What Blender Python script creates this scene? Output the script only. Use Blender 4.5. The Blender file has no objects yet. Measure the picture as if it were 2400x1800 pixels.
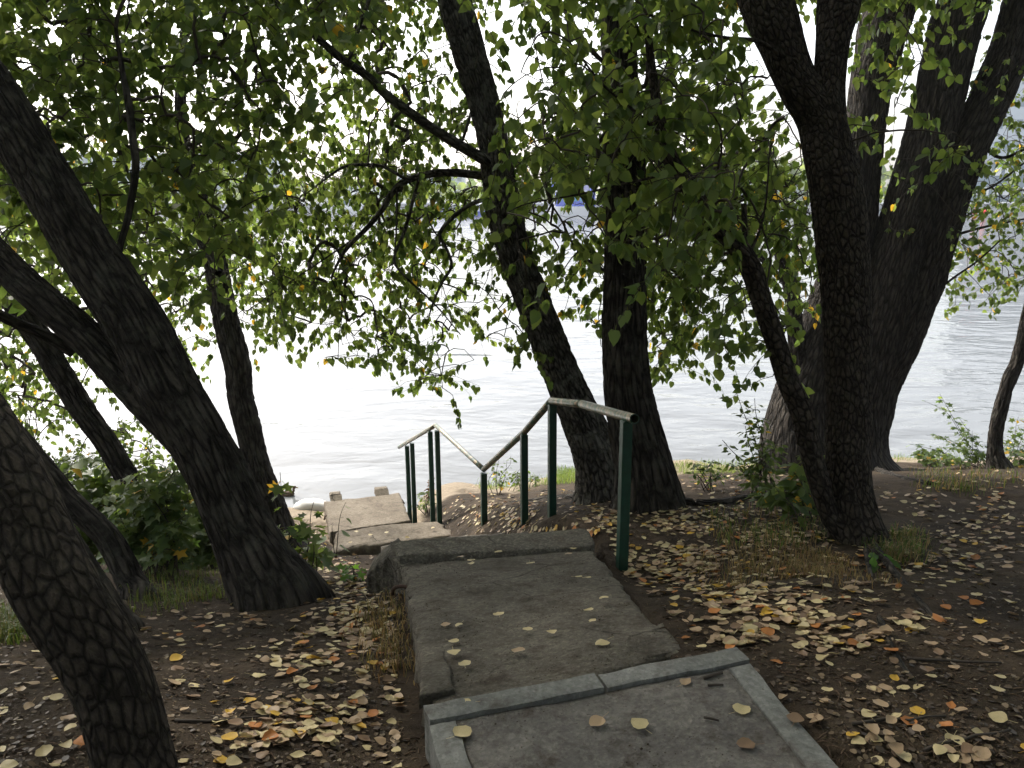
import bpy, math, random
import numpy as np
from mathutils import Vector, Matrix

random.seed(7)
RNG = np.random.default_rng(7)
SC = bpy.context.scene
COL = SC.collection
R = math.radians

# ------------------------------------------------------------------ camera geometry
CAMZ, PITCH, F = 1.55, R(13.4), 1933.0          # eye height, downward tilt, focal length in photo pixels
K = 2400.0 / 2212.0
CP, SP = math.cos(PITCH), math.sin(PITCH)
WATER_Z = -3.3


def ray(u, v):
    a = (u * K - 1200.0) / F
    b = (v * K - 900.0) / F
    return np.array([a, CP - b * SP, -(SP + b * CP)])      # per unit of depth


def U(u, v, d):
    return np.array([0, 0, CAMZ]) + ray(u, v) * d


def at_z(u, v, z):
    r = ray(u, v)
    return np.array([0, 0, CAMZ]) + r * ((z - CAMZ) / r[2])


def rad(w, d):                                              # photo width -> radius in metres
    return 0.5 * w * K * d / F


# ------------------------------------------------------------------ noise
def _h(ix, iy, iz):
    n = (ix * 374761393 + iy * 668265263 + iz * 1274126177) & 0xFFFFFFFF
    n = ((n ^ (n >> 13)) * 1103515245) & 0xFFFFFFFF
    n = (n ^ (n >> 16)) & 0xFFFF
    return n / 32767.5 - 1.0


def noise(x, y, z=0.0):
    x, y, z = np.broadcast_arrays(np.asarray(x, float), np.asarray(y, float), np.asarray(z, float))
    xi, yi, zi = np.floor(x).astype(np.int64), np.floor(y).astype(np.int64), np.floor(z).astype(np.int64)
    fx, fy, fz = x - xi, y - yi, z - zi
    fx, fy, fz = [t * t * (3 - 2 * t) for t in (fx, fy, fz)]
    r = 0
    for a in (0, 1):
        for b in (0, 1):
            for c in (0, 1):
                r = r + _h(xi + a, yi + b, zi + c) * (fx if a else 1 - fx) * (fy if b else 1 - fy) * (fz if c else 1 - fz)
    return r


def fbm(x, y, z=0.0, o=3):
    s, a = 0, 1.0
    for i in range(o):
        s = s + a * noise(np.asarray(x) * 2 ** i + 17.3 * i, np.asarray(y) * 2 ** i + 9.1 * i, np.asarray(z) * 2 ** i)
        a *= 0.5
    return s


def sstep(x, a, b):
    t = np.clip((np.asarray(x, float) - a) / (b - a), 0, 1)
    return t * t * (3 - 2 * t)


# ------------------------------------------------------------------ object helpers
def mesh_np(name, verts, faces, mat, parent=None, smooth=True, uv=None, col=None, world=True):
    """faces: list of (n,k) index arrays"""
    me = bpy.data.meshes.new(name)
    verts = np.asarray(verts, np.float32)
    if isinstance(faces, np.ndarray):
        faces = [faces]
    faces = [np.asarray(f, np.int32) for f in faces if len(f)]
    off = np.zeros(3, np.float32)
    if parent is not None and world:
        off = np.array(parent.location, np.float32)
    v = verts - off
    me.vertices.add(len(v))
    me.vertices.foreach_set('co', v.ravel())
    idx = np.concatenate([f.ravel() for f in faces])
    tot = np.concatenate([np.full(len(f), f.shape[1], np.int32) for f in faces])
    st = np.concatenate([[0], np.cumsum(tot)[:-1]]).astype(np.int32)
    me.loops.add(len(idx))
    me.loops.foreach_set('vertex_index', idx)
    me.polygons.add(len(tot))
    me.polygons.foreach_set('loop_start', st)
    me.polygons.foreach_set('loop_total', tot)
    me.polygons.foreach_set('use_smooth', np.full(len(tot), smooth, bool))
    if uv is not None:
        l = me.uv_layers.new(name='UVMap')
        l.data.foreach_set('uv', np.asarray(uv, np.float32)[idx].ravel())
    if col is not None:
        ca = me.color_attributes.new('tint', 'FLOAT_COLOR', 'POINT')
        c4 = np.ones((len(v), 4), np.float32)
        c4[:, :3] = col
        ca.data.foreach_set('color', c4.ravel())
    me.update()
    me.validate()
    if mat:
        me.materials.append(mat)
    o = bpy.data.objects.new(name, me)
    COL.objects.link(o)
    if parent is not None:
        o.parent = parent
    return o


def thing(name, label, cat, loc=(0, 0, 0), group=None):
    o = bpy.data.objects.new(name, None)
    o.empty_display_size = 0.2
    o.location = [float(t) for t in loc]
    COL.objects.link(o)
    return tag(o, label, cat, group)


def tag(o, label=None, cat=None, group=None, kind=None):
    if label:
        o['label'] = label
    if cat:
        o['category'] = cat
    if group:
        o['group'] = group
    if kind:
        o['kind'] = kind
    return o


class MB:
    def __init__(s):
        s.v, s.f4, s.f3, s.n, s.uv = [], [], [], 0, []

    def add(s, v, f4=None, f3=None, uv=None):
        v = np.asarray(v, float).reshape(-1, 3)
        s.v.append(v)
        s.uv.append(np.zeros((len(v), 2)) if uv is None else uv)
        if f4 is not None and len(f4):
            s.f4.append(np.asarray(f4, int).reshape(-1, 4) + s.n)
        if f3 is not None and len(f3):
            s.f3.append(np.asarray(f3, int).reshape(-1, 3) + s.n)
        s.n += len(v)
        return s

    def box(s, lo, hi, rot=0, c=None):
        lo, hi = np.array(lo, float), np.array(hi, float)
        v = np.array([[a, b, c_] for a in (0, 1) for b in (0, 1) for c_ in (0, 1)], float) * (hi - lo) + lo
        if rot:
            c0 = np.array(c if c is not None else (lo + hi) / 2)
            q = v - c0
            co, si = math.cos(rot), math.sin(rot)
            v = np.stack([q[:, 0] * co - q[:, 1] * si, q[:, 0] * si + q[:, 1] * co, q[:, 2]], 1) + c0
        return s.add(v, [[0, 1, 3, 2], [4, 6, 7, 5], [0, 4, 5, 1], [2, 3, 7, 6], [0, 2, 6, 4], [1, 5, 7, 3]])

    def tube(s, pts, rr, n=6, cap=True):
        P = np.asarray(pts, float)
        m = len(P)
        rr = np.broadcast_to(np.asarray(rr, float), (m,))
        T = np.gradient(P, axis=0)
        T /= np.linalg.norm(T, axis=1)[:, None] + 1e-9
        ref = np.array([0, 0, 1.0]) if abs(T[0][2]) < 0.9 else np.array([1.0, 0, 0])
        A = np.cross(T, ref)
        A /= np.linalg.norm(A, axis=1)[:, None] + 1e-9
        B = np.cross(T, A)
        th = np.arange(n) * 2 * np.pi / n
        V = P[:, None, :] + rr[:, None, None] * (np.cos(th)[None, :, None] * A[:, None, :] + np.sin(th)[None, :, None] * B[:, None, :])
        i = np.arange(m - 1)[:, None] * n
        j = np.arange(n)[None, :]
        j2 = (j + 1) % n
        F4 = np.stack([i + j, i + j2, i + n + j2, i + n + j], -1).reshape(-1, 4)
        f3 = []
        v = V.reshape(-1, 3)
        if cap:
            v = np.concatenate([v, P[:1], P[-1:]])
            c0, c1 = m * n, m * n + 1
            for k in range(n):
                f3 += [[c0, (k + 1) % n, k], [c1, (m - 1) * n + k, (m - 1) * n + (k + 1) % n]]
        return s.add(v, F4, f3)

    def build(s, name, mat, parent=None, smooth=False, world=True):
        fs = []
        if s.f4:
            fs.append(np.concatenate(s.f4))
        if s.f3:
            fs.append(np.concatenate(s.f3))
        return mesh_np(name, np.concatenate(s.v), fs, mat, parent, smooth, world=world)


def bevel(o, w, seg=2):
    m = o.modifiers.new('edge', 'BEVEL')
    m.width, m.segments, m.limit_method = w, seg, 'ANGLE'
    return o


# ------------------------------------------------------------------ materials
def new_mat(name):
    m = bpy.data.materials.new(name)
    m.use_nodes = True
    nt = m.node_tree
    return m, nt, nt.nodes, nt.links, nt.nodes['Principled BSDF']


def ramp(nd, lk, src, stops):
    r = nd.new('ShaderNodeValToRGB')
    e = r.color_ramp.elements
    while len(e) > 1:
        e.remove(e[-1])
    e[0].position, e[0].color = stops[0][0], (*stops[0][1], 1)
    for p, c in stops[1:]:
        k = e.new(p)
        k.color = (*c, 1)
    lk.new(src, r.inputs[0])
    return r.outputs[0]


def tex(nd, lk, kind, scale, vec=None, detail=4, rough=0.6, feature=None, dist=0.0):
    t = nd.new(kind)
    t.inputs['Scale'].default_value = scale
    if kind == 'ShaderNodeTexNoise':
        t.inputs['Detail'].default_value = detail
        t.inputs['Roughness'].default_value = rough
        t.inputs['Distortion'].default_value = dist
    if feature:
        t.feature = feature
    if vec is not None:
        lk.new(vec, t.inputs['Vector'])
    return t


def mixc(nd, lk, fac, a, b, mode='MIX'):
    m = nd.new('ShaderNodeMix')
    m.data_type, m.blend_type = 'RGBA', mode
    for s_, val in ((0, fac), (6, a), (7, b)):
        if hasattr(val, 'is_linked') or hasattr(val, 'links'):
            lk.new(val, m.inputs[s_])
        elif s_ == 0:
            m.inputs[0].default_value = val
        else:
            m.inputs[s_].default_value = (*val, 1)
    return m.outputs[2]


def math_(nd, lk, op, a, b=0.0):
    m = nd.new('ShaderNodeMath')
    m.operation = op
    for i, val in enumerate((a, b)):
        if hasattr(val, 'links'):
            lk.new(val, m.inputs[i])
        else:
            m.inputs[i].default_value = val
    return m.outputs[0]


def bump(nd, lk, bsdf, h, strength, dist):
    b = nd.new('ShaderNodeBump')
    b.inputs['Strength'].default_value = strength
    b.inputs['Distance'].default_value = dist
    lk.new(h, b.inputs['Height'])
    lk.new(b.outputs[0], bsdf.inputs['Normal'])
    return b


def objco(nd):
    return nd.new('ShaderNodeNewGeometry').outputs['Position']


def soil_mat():
    m, nt, nd, lk, bs = new_mat('bank_soil')
    p = objco(nd)
    n1 = tex(nd, lk, 'ShaderNodeTexNoise', 1.1, p, 6, 0.65)
    n2 = tex(nd, lk, 'ShaderNodeTexNoise', 14, p, 6, 0.7)
    n3 = tex(nd, lk, 'ShaderNodeTexNoise', 90, p, 4, 0.7)
    base = ramp(nd, lk, n1.outputs[0], [(0.3, (0.027, 0.021, 0.0145)), (0.5, (0.05, 0.038, 0.026)), (0.68, (0.085, 0.066, 0.046))])
    c2 = ramp(nd, lk, n2.outputs[0], [(0.3, (0.5, 0.48, 0.46)), (0.62, (1.05, 1.0, 0.97)), (0.8, (1.6, 1.5, 1.4))])
    c = mixc(nd, lk, 1.0, base, c2, 'MULTIPLY')
    vo = tex(nd, lk, 'ShaderNodeTexVoronoi', 55, p)
    spk = ramp(nd, lk, vo.outputs['Distance'], [(0.0, (1, 1, 1)), (0.13, (1, 1, 1)), (0.2, (0, 0, 0))])
    gate = ramp(nd, lk, tex(nd, lk, 'ShaderNodeTexNoise', 20, p, 2).outputs[0], [(0.55, (0, 0, 0)), (0.66, (1, 1, 1))])
    sg = mixc(nd, lk, 1.0, spk, gate, 'MULTIPLY')
    c = mixc(nd, lk, sg, c, (0.20, 0.16, 0.12))
    # sand near the waterline
    sep = nd.new('ShaderNodeSeparateXYZ')
    lk.new(p, sep.inputs[0])
    zz = math_(nd, lk, 'ADD', sep.outputs[2], math_(nd, lk, 'MULTIPLY', tex(nd, lk, 'ShaderNodeTexNoise', 1.6, p, 5).outputs[0], -0.5))
    sandf = ramp(nd, lk, math_(nd, lk, 'MULTIPLY', math_(nd, lk, 'ADD', zz, 3.55), 2.2), [(0.0, (1, 1, 1)), (0.35, (1, 1, 1)), (0.6, (0, 0, 0))])
    sand = ramp(nd, lk, n2.outputs[0], [(0.3, (0.20, 0.16, 0.115)), (0.7, (0.30, 0.25, 0.185))])
    c = mixc(nd, lk, sandf, c, sand)
    lk.new(c, bs.inputs['Base Color'])
    bs.inputs['Roughness'].default_value = 0.95
    bs.inputs['Specular IOR Level'].default_value = 0.15
    h = math_(nd, lk, 'ADD', n2.outputs[0], math_(nd, lk, 'MULTIPLY', n3.outputs[0], 0.45))
    bump(nd, lk, bs, h, 0.9, 0.03)
    return m


def concrete_mat(name, lo, mid, hi, speck=0.6, scale=1.0, dirt=0.5, bmp=0.6, cracks=0):
    m, nt, nd, lk, bs = new_mat(name)
    p = objco(nd)
    n1 = tex(nd, lk, 'ShaderNodeTexNoise', 2.3 * scale, p, 7, 0.68)
    n2 = tex(nd, lk, 'ShaderNodeTexNoise', 30 * scale, p, 5, 0.7)
    vo = tex(nd, lk, 'ShaderNodeTexVoronoi', 85 * scale, p)
    c = ramp(nd, lk, n1.outputs[0], [(0.3, lo), (0.5, mid), (0.7, hi)])
    c = mixc(nd, lk, 0.75, c, ramp(nd, lk, n2.outputs[0], [(0.3, (0.55, 0.54, 0.52)), (0.5, (1, 1, 1)), (0.72, (1.35, 1.33, 1.3))]), 'MULTIPLY')
    agg = ramp(nd, lk, vo.outputs['Color'], [(0.0, (0.75, 0.72, 0.7)), (0.6, (1.0, 1.0, 1.0)), (0.82, (1.5, 1.5, 1.48))])
    c = mixc(nd, lk, speck, c, agg, 'MULTIPLY')
    d1 = tex(nd, lk, 'ShaderNodeTexNoise', 7 * scale, p, 8, 0.75)
    df = ramp(nd, lk, d1.outputs[0], [(0.52, (0, 0, 0)), (0.66, (dirt, dirt, dirt))])
    c = mixc(nd, lk, df, c, (0.055, 0.042, 0.032))
    d2 = tex(nd, lk, 'ShaderNodeTexNoise', 60 * scale, p, 4, 0.7)
    c = mixc(nd, lk, ramp(nd, lk, d2.outputs[0], [(0.62, (0, 0, 0)), (0.68, (dirt, dirt, dirt))]), c, (0.05, 0.038, 0.03))
    if cracks:
        wv_ = mixc(nd, lk, 0.12, p, n1.outputs[1])
        ce = tex(nd, lk, 'ShaderNodeTexVoronoi', cracks, wv_, feature='DISTANCE_TO_EDGE')
        cf_ = ramp(nd, lk, ce.outputs['Distance'], [(0.0, (1, 1, 1)), (0.012, (0, 0, 0))])
        cg = ramp(nd, lk, tex(nd, lk, 'ShaderNodeTexNoise', 1.7, p, 3).outputs[0], [(0.47, (0, 0, 0)), (0.56, (.85, .85, .85))])
        c = mixc(nd, lk, mixc(nd, lk, 1.0, cf_, cg, 'MULTIPLY'), c, (0.02, 0.016, 0.012))
    lk.new(c, bs.inputs['Base Color'])
    bs.inputs['Roughness'].default_value = 0.92
    bs.inputs['Specular IOR Level'].default_value = 0.2
    h = math_(nd, lk, 'ADD', math_(nd, lk, 'MULTIPLY', n2.outputs[0], 1.0), math_(nd, lk, 'ADD', math_(nd, lk, 'MULTIPLY', vo.outputs['Distance'], 0.2), math_(nd, lk, 'MULTIPLY', d1.outputs[0], 1.5)))
    bump(nd, lk, bs, h, bmp, 0.024)
    return m


def bark_mat(name, dark, light, su=26, sv=4.5, lichen=0.0, bmp=1.0, plates=False, lcol=(.13, .13, .105)):
    m, nt, nd, lk, bs = new_mat(name)
    uv = nd.new('ShaderNodeUVMap').outputs[0]
    mp = nd.new('ShaderNodeMapping')
    mp.inputs['Scale'].default_value = (su, sv, 1)
    lk.new(uv, mp.inputs[0])
    n0 = tex(nd, lk, 'ShaderNodeTexNoise', 1.0, mp.outputs[0], 6, 0.65, dist=0.6)
    vo = tex(nd, lk, 'ShaderNodeTexVoronoi', 1.0, mixc(nd, lk, 0.62 if plates else 0.35, mp.outputs[0], n0.outputs[1]), feature='DISTANCE_TO_EDGE')
    fis = ramp(nd, lk, vo.outputs['Distance'], [(0.0, (0, 0, 0)), (0.22 if not plates else 0.1, (1, 1, 1))])
    mp2 = nd.new('ShaderNodeMapping')
    mp2.inputs['Scale'].default_value = (6, 5, 1)
    lk.new(uv, mp2.inputs[0])
    nbig = tex(nd, lk, 'ShaderNodeTexNoise', 1.0, mp2.outputs[0], 6, 0.7)
    fine = tex(nd, lk, 'ShaderNodeTexNoise', 60, uv, 5, 0.7)
    c = ramp(nd, lk, n0.outputs[0], [(0.3, dark), (0.7, light)])
    c = mixc(nd, lk, 0.95, c, ramp(nd, lk, fis, [(0.0, (0.78, 0.76, 0.74)), (1.0, (1.1, 1.08, 1.06))] if plates else [(0.0, (0.3, 0.28, 0.26)), (0.5, (.95, .93, .9)), (1.0, (1.55, 1.5, 1.45))]), 'MULTIPLY')
    c = mixc(nd, lk, 0.6, c, ramp(nd, lk, nbig.outputs[0], [(0.3, (0.5, 0.5, 0.5)), (0.7, (1.4, 1.35, 1.3))]), 'MULTIPLY')
    if lichen:
        lf = ramp(nd, lk, nbig.outputs[0], [(0.5, (0, 0, 0)), (0.62, (lichen, lichen, lichen))])
        c = mixc(nd, lk, lf, c, lcol)
    lk.new(c, bs.inputs['Base Color'])
    bs.inputs['Roughness'].default_value = 0.9
    bs.inputs['Specular IOR Level'].default_value = 0.2
    h = math_(nd, lk, 'ADD', math_(nd, lk, 'MULTIPLY', fis, 0.3 if plates else 0.9), math_(nd, lk, 'ADD', n0.outputs[0], math_(nd, lk, 'MULTIPLY', fine.outputs[0], 0.4)))
    bump(nd, lk, bs, h, bmp * (.8 if plates else 1), 0.04)
    return m


def leaf_mat(name, trans=0.56, attr=True, colour=(0.08, 0.12, 0.03), spec=0.35, tgain=(2.6, 2.25, 1.25)):
    m, nt, nd, lk, bs = new_mat(name)
    out = nd['Material Output']
    if attr:
        a = nd.new('ShaderNodeAttribute')
        a.attribute_name = 'tint'
        c = a.outputs['Color']
    else:
        rgb = nd.new('ShaderNodeRGB')
        rgb.outputs[0].default_value = (*colour, 1)
        c = rgb.outputs[0]
        n = tex(nd, lk, 'ShaderNodeTexNoise', 60, nd.new('ShaderNodeTexCoord').outputs['Object'], 4, 0.7)
        c = mixc(nd, lk, 0.8, c, ramp(nd, lk, n.outputs[0], [(0.32, (0.45, 0.4, 0.35)), (0.5, (1, 1, 1)), (0.75, (1.2, 1.2, 1.15))]), 'MULTIPLY')
    lk.new(c, bs.inputs['Base Color'])
    bs.inputs['Roughness'].default_value = 0.5
    bs.inputs['Specular IOR Level'].default_value = spec
    if trans > 0:
        tr = nd.new('ShaderNodeBsdfTranslucent')
        lk.new(mixc(nd, lk, 1.0, c, tgain, 'MULTIPLY'), tr.inputs[0])
        mx = nd.new('ShaderNodeMixShader')
        mx.inputs[0].default_value = trans
        lk.new(bs.outputs[0], mx.inputs[1])
        lk.new(tr.outputs[0], mx.inputs[2])
        lk.new(mx.outputs[0], out.inputs[0])
    return m


def plain(name, c, rough=0.6, spec=0.4, metal=0.0, var=0.25, scale=8, bmp=0.0):
    m, nt, nd, lk, bs = new_mat(name)
    n = tex(nd, lk, 'ShaderNodeTexNoise', scale, nd.new('ShaderNodeTexCoord').outputs['Object'], 5, 0.65)
    lo = tuple(t * (1 - var) for t in c)
    hi = tuple(t * (1 + var) for t in c)
    lk.new(ramp(nd, lk, n.outputs[0], [(0.3, lo), (0.7, hi)]), bs.inputs['Base Color'])
    bs.inputs['Roughness'].default_value = rough
    bs.inputs['Specular IOR Level'].default_value = spec
    bs.inputs['Metallic'].default_value = metal
    if bmp:
        bump(nd, lk, bs, n.outputs[0], bmp, 0.004)
    return m


def water_mat():
    m, nt, nd, lk, bs = new_mat('river_water')
    p = objco(nd)
    bs.inputs['Base Color'].default_value = (0.135, 0.142, 0.144, 1)
    bs.inputs['Roughness'].default_value = 0.06
    bs.inputs['IOR'].default_value = 1.33
    mp = nd.new('ShaderNodeMapping')
    mp.inputs['Rotation'].default_value = (0, 0, R(-8))
    mp.inputs['Scale'].default_value = (0.55, 1.0, 1)
    lk.new(p, mp.inputs[0])
    a = tex(nd, lk, 'ShaderNodeTexNoise', 0.55, mp.outputs[0], 3, 0.5, dist=0.4)
    b = tex(nd, lk, 'ShaderNodeTexNoise', 2.6, mp.outputs[0], 3, 0.55, dist=0.6)
    h = math_(nd, lk, 'ADD', math_(nd, lk, 'MULTIPLY', a.outputs[0], 0.16), math_(nd, lk, 'MULTIPLY', b.outputs[0], 0.028))
    bump(nd, lk, bs, h, 0.8, 1.0)
    return m


def rail_mat():
    m, nt, nd, lk, bs = new_mat('worn_green_paint')
    p = objco(nd)
    n = tex(nd, lk, 'ShaderNodeTexNoise', 16, p, 7, 0.75)
    n2 = tex(nd, lk, 'ShaderNodeTexNoise', 90, p, 4, 0.7)
    w = ramp(nd, lk, n.outputs[0], [(0.44, (0, 0, 0)), (0.6, (1, 1, 1))])
    rust = ramp(nd, lk, n2.outputs[0], [(0.35, (0.22, 0.13, 0.07)), (0.6, (0.42, 0.34, 0.25))])
    c = mixc(nd, lk, w, (0.02, 0.075, 0.045), rust)
    lk.new(c, bs.inputs['Base Color'])
    bs.inputs['Roughness'].default_value = 0.33
    lk.new(math_(nd, lk, 'MULTIPLY', w, .7), bs.inputs['Metallic'])
    bump(nd, lk, bs, n2.outputs[0], 0.3, 0.003)
    return m


M = {}
M['soil'] = soil_mat()
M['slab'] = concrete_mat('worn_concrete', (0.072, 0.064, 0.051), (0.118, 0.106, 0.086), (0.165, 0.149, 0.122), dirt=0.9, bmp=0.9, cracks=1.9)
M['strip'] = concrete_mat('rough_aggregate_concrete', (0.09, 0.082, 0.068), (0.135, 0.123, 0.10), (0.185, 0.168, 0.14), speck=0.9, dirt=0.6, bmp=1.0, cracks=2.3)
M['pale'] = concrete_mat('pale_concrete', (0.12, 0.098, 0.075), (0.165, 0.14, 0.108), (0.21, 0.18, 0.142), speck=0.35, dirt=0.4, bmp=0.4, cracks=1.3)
M['kerb'] = concrete_mat('kerb_concrete', (0.125, 0.127, 0.119), (0.155, 0.157, 0.148), (0.19, 0.192, 0.183), speck=0.4, dirt=0.6, bmp=0.3)
M['grit'] = concrete_mat('gritty_landing', (0.085, 0.078, 0.073), (0.14, 0.13, 0.119), (0.195, 0.183, 0.164), speck=0.4, dirt=0.9, bmp=0.7)
M['bark'] = bark_mat('furrowed_bark', (0.02, 0.0175, 0.015), (0.066, 0.058, 0.05), su=42, sv=6.5, lichen=.3)
M['bark_dark'] = bark_mat('dark_furrowed_bark', (0.016, 0.014, 0.012), (0.05, 0.044, 0.038), su=34, sv=5.5)
M['bark_scaly'] = bark_mat('scaly_bark', (0.026, 0.021, 0.017), (0.082, 0.068, 0.056), su=50, sv=24, lichen=0.15)
M['bark_pale'] = bark_mat('pale_poplar_bark', (0.024, 0.022, 0.019), (0.15, 0.14, 0.125), su=46, sv=14, lichen=0.5, lcol=(.26, .26, .22))
M['twig'] = plain('twig_bark', (0.055, 0.045, 0.036), 0.85, 0.2)
M['leaf'] = leaf_mat('green_leaf')
M['grass'] = leaf_mat('grass_blade', 0.35, spec=0.2)
M['litter'] = leaf_mat('fallen_leaf_mixed', 0.12, spec=0.25, tgain=(1.1, 1.0, 0.8))
M['green_paint'] = plain('dark_green_paint', (0.009, 0.043, 0.027), 0.45, 0.5, var=0.3, scale=20, bmp=0.3)
M['rail'] = rail_mat()
M['water'] = water_mat()
M['rust'] = plain('rusty_iron', (0.06, 0.035, 0.025), 0.85, 0.3, var=0.4, scale=40)
M['white'] = plain('white_paint', (0.74, 0.75, 0.76), 0.4, var=0.06, scale=1)
M['blue'] = plain('blue_paint', (0.06, 0.11, 0.55), 0.4, var=0.1, scale=1)
M['glass'] = plain('window_glass', (0.10, 0.17, 0.22), 0.1, 0.6, var=0.2, scale=0.5)
M['skyglass'] = plain('bright_blue_glass', (0.10, 0.35, 0.62), 0.15, 0.6, var=0.1)
M['quay'] = plain('quay_concrete', (0.42, 0.43, 0.44), 0.9, 0.2, var=0.12, scale=0.3)
M['building'] = plain('pale_render', (0.50, 0.55, 0.58), 0.85, 0.2, var=0.06, scale=0.2)
M['building_dark'] = plain('blue_grey_cladding', (0.20, 0.26, 0.31), 0.7, 0.3, var=0.08, scale=0.2)
M['brick'] = plain('brown_cladding', (0.32, 0.20, 0.15), 0.85, 0.2, var=0.1, scale=0.5)
M['buoy'] = plain('red_plastic', (0.75, 0.03, 0.03), 0.4, var=0.08)
M['lavender'] = plain('lavender_panel', (0.40, 0.40, 0.66), 0.6, var=0.06)
M['bag'] = plain('white_sacking', (0.62, 0.60, 0.58), 0.6, var=0.1, scale=6, bmp=0.5)
M['duck_brown'] = plain('duck_plumage', (0.11, 0.08, 0.055), 0.8, 0.2, var=0.45, scale=30)
M['duck_bill'] = plain('duck_bill', (0.25, 0.17, 0.04), 0.5)
M['far_ground'] = plain('far_bank_ground', (0.22, 0.24, 0.20), 0.95, 0.1, var=0.2, scale=0.1)
M['dry'] = plain('dry_stalk', (0.17, 0.10, 0.055), 0.95, 0.1, var=0.35, scale=40)


# ------------------------------------------------------------------ the bank
RY = np.array([-60, -30, -14, -7, -2.5, 0, 2.3, 2.9, 4.4, 6.2, 7.5, 9, 11, 12.4, 13.3, 16, 20, 26])
RZ = np.array([12, 9.5, 5.0, 1.6, 0.08, 0.0, -0.05, -0.17, -0.65, -1.02, -1.42, -2.0, -2.72, -3.14, -3.36, -3.9, -4.6, -5])
LY = np.array([-60, -30, -14, -7, -2.5, 0, 2.0, 2.7, 4.4, 6, 8.4, 10, 11.4, 12.3, 16, 20, 26])
LZ = np.array([12, 9.5, 5.0, 1.6, 0.05, -0.06, -0.12, -0.32, -0.80, -1.40, -2.42, -2.92, -3.2, -3.36, -4.0, -4.6, -5])


DIP = 0.0


def ground(x, y, detail=True):
    x, y = np.asarray(x, float), np.asarray(y, float)
    sc = 1 + 0.115 * (1 - np.exp(-np.clip(x, 0, 30) / 2.2))
    zr = sum(np.interp(np.where(y > 0, y / sc, y) + d, RY, RZ) for d in (-0.25, 0, 0.25)) / 3
    yl = np.where(y > 0, y * (1 + 0.012 * np.clip(x + 2, -10, 0)), y)
    zl = sum(np.interp(yl + d, LY, LZ) for d in (-0.25, 0, 0.25)) / 3
    xb = np.interp(y, [0, 2.5, 5, 6.5, 8, 9.5, 12, 20], [.0, .05, .12, .05, -.35, -.75, -1.2, -2])
    s = sstep(x - xb, -0.55, 0.45)
    z = zl * (1 - s) + zr * s
    z = z + 0.05 * fbm(x * 0.7 + 3.1, y * 0.7, 0, 3)
    # trodden hollow is kept clear under the stairs and the landing
    in_l = sstep(x, -0.52 - 0.16 * (y - 2.2), -0.30 - 0.16 * (y - 2.2)) * (1 - sstep(x, 0.50, 0.60)) * sstep(y, 2.15, 2.4) * (1 - sstep(y, 5.1, 5.35))
    ramp_z = -0.10 - 0.235 * (y - 2.4) - 0.16
    z = np.where(in_l > 0, z * (1 - in_l) + np.minimum(z, ramp_z) * in_l, z)
    lx = x + 0.32 * (y - 2.4)
    in_p = sstep(lx, -0.30, -0.22) * (1 - sstep(lx, 0.70, 0.80)) * (1 - sstep(y - 0.32 * x, 2.28, 2.36))
    z = z * (1 - in_p) + np.minimum(z, -0.14) * in_p
    xl = np.interp(y, [4.9, 8.4, 9.2, 10.4, 11.3], [-.55, -1.75, -2.2, -2.5, -2.65])
    xr = np.interp(y, [4.9, 8.4, 9.2, 10.4, 11.3], [.62, -.75, -1.0, -1.45, -1.55])
    in_s = sstep(x, xl - .15, xl + .1) * (1 - sstep(x, xr - .1, xr + .15)) * sstep(y, 5.0, 5.3) * (1 - sstep(y, 11.0, 11.4))
    sz = np.interp(y, [4.9, 8.4, 9.3, 9.8, 11.2], [-.95, -2.4, -2.5, -3.05, -3.15])
    z = z * (1 - in_s) + np.minimum(z, sz) * in_s
    z = z - DIP * np.exp(-((x - .70) ** 2 + (y - 4.4) ** 2) / .45) * sstep(x, .45, .7)
    if detail:
        z = z + 0.012 * fbm(x * 4.3, y * 4.3, 1.7, 3)
    return z


def gz(x, y):
    return float(ground(x, y))


TSTEP = np.concatenate([np.linspace(1.2, 6, 110), np.geomspace(6, 40, 130)[1:]])


def hits(u, v):
    """where the sight lines through photo points meet the bank"""
    u, v = np.asarray(u, float), np.asarray(v, float)
    r = np.stack(ray(u, v), -1)
    c = np.array([0, 0, CAMZ])
    P = c + TSTEP[None, :, None] * r[:, None, :]
    below = P[..., 2] < ground(P[..., 0], P[..., 1])
    i = np.where(below.any(1), below.argmax(1), len(TSTEP) - 1)
    a, b = TSTEP[np.maximum(i - 1, 0)], TSTEP[i]
    for _ in range(9):
        m = .5 * (a + b)
        q = c + m[:, None] * r
        dn = q[:, 2] < ground(q[:, 0], q[:, 1])
        b = np.where(dn, m, b)
        a = np.where(dn, a, m)
    return c + b[:, None] * r, b


def hit(u, v):
    p, d = hits([u], [v])
    return p[0], float(d[0])


pa = U(1353, 1252, 4.8)
DIP = (gz(pa[0], pa[1]) - pa[2]) / (math.exp(-((pa[0] - .70) ** 2 + (pa[1] - 4.4) ** 2) / .45) * float(sstep(pa[0], .45, .7)))
print('DIP', DIP)


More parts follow.
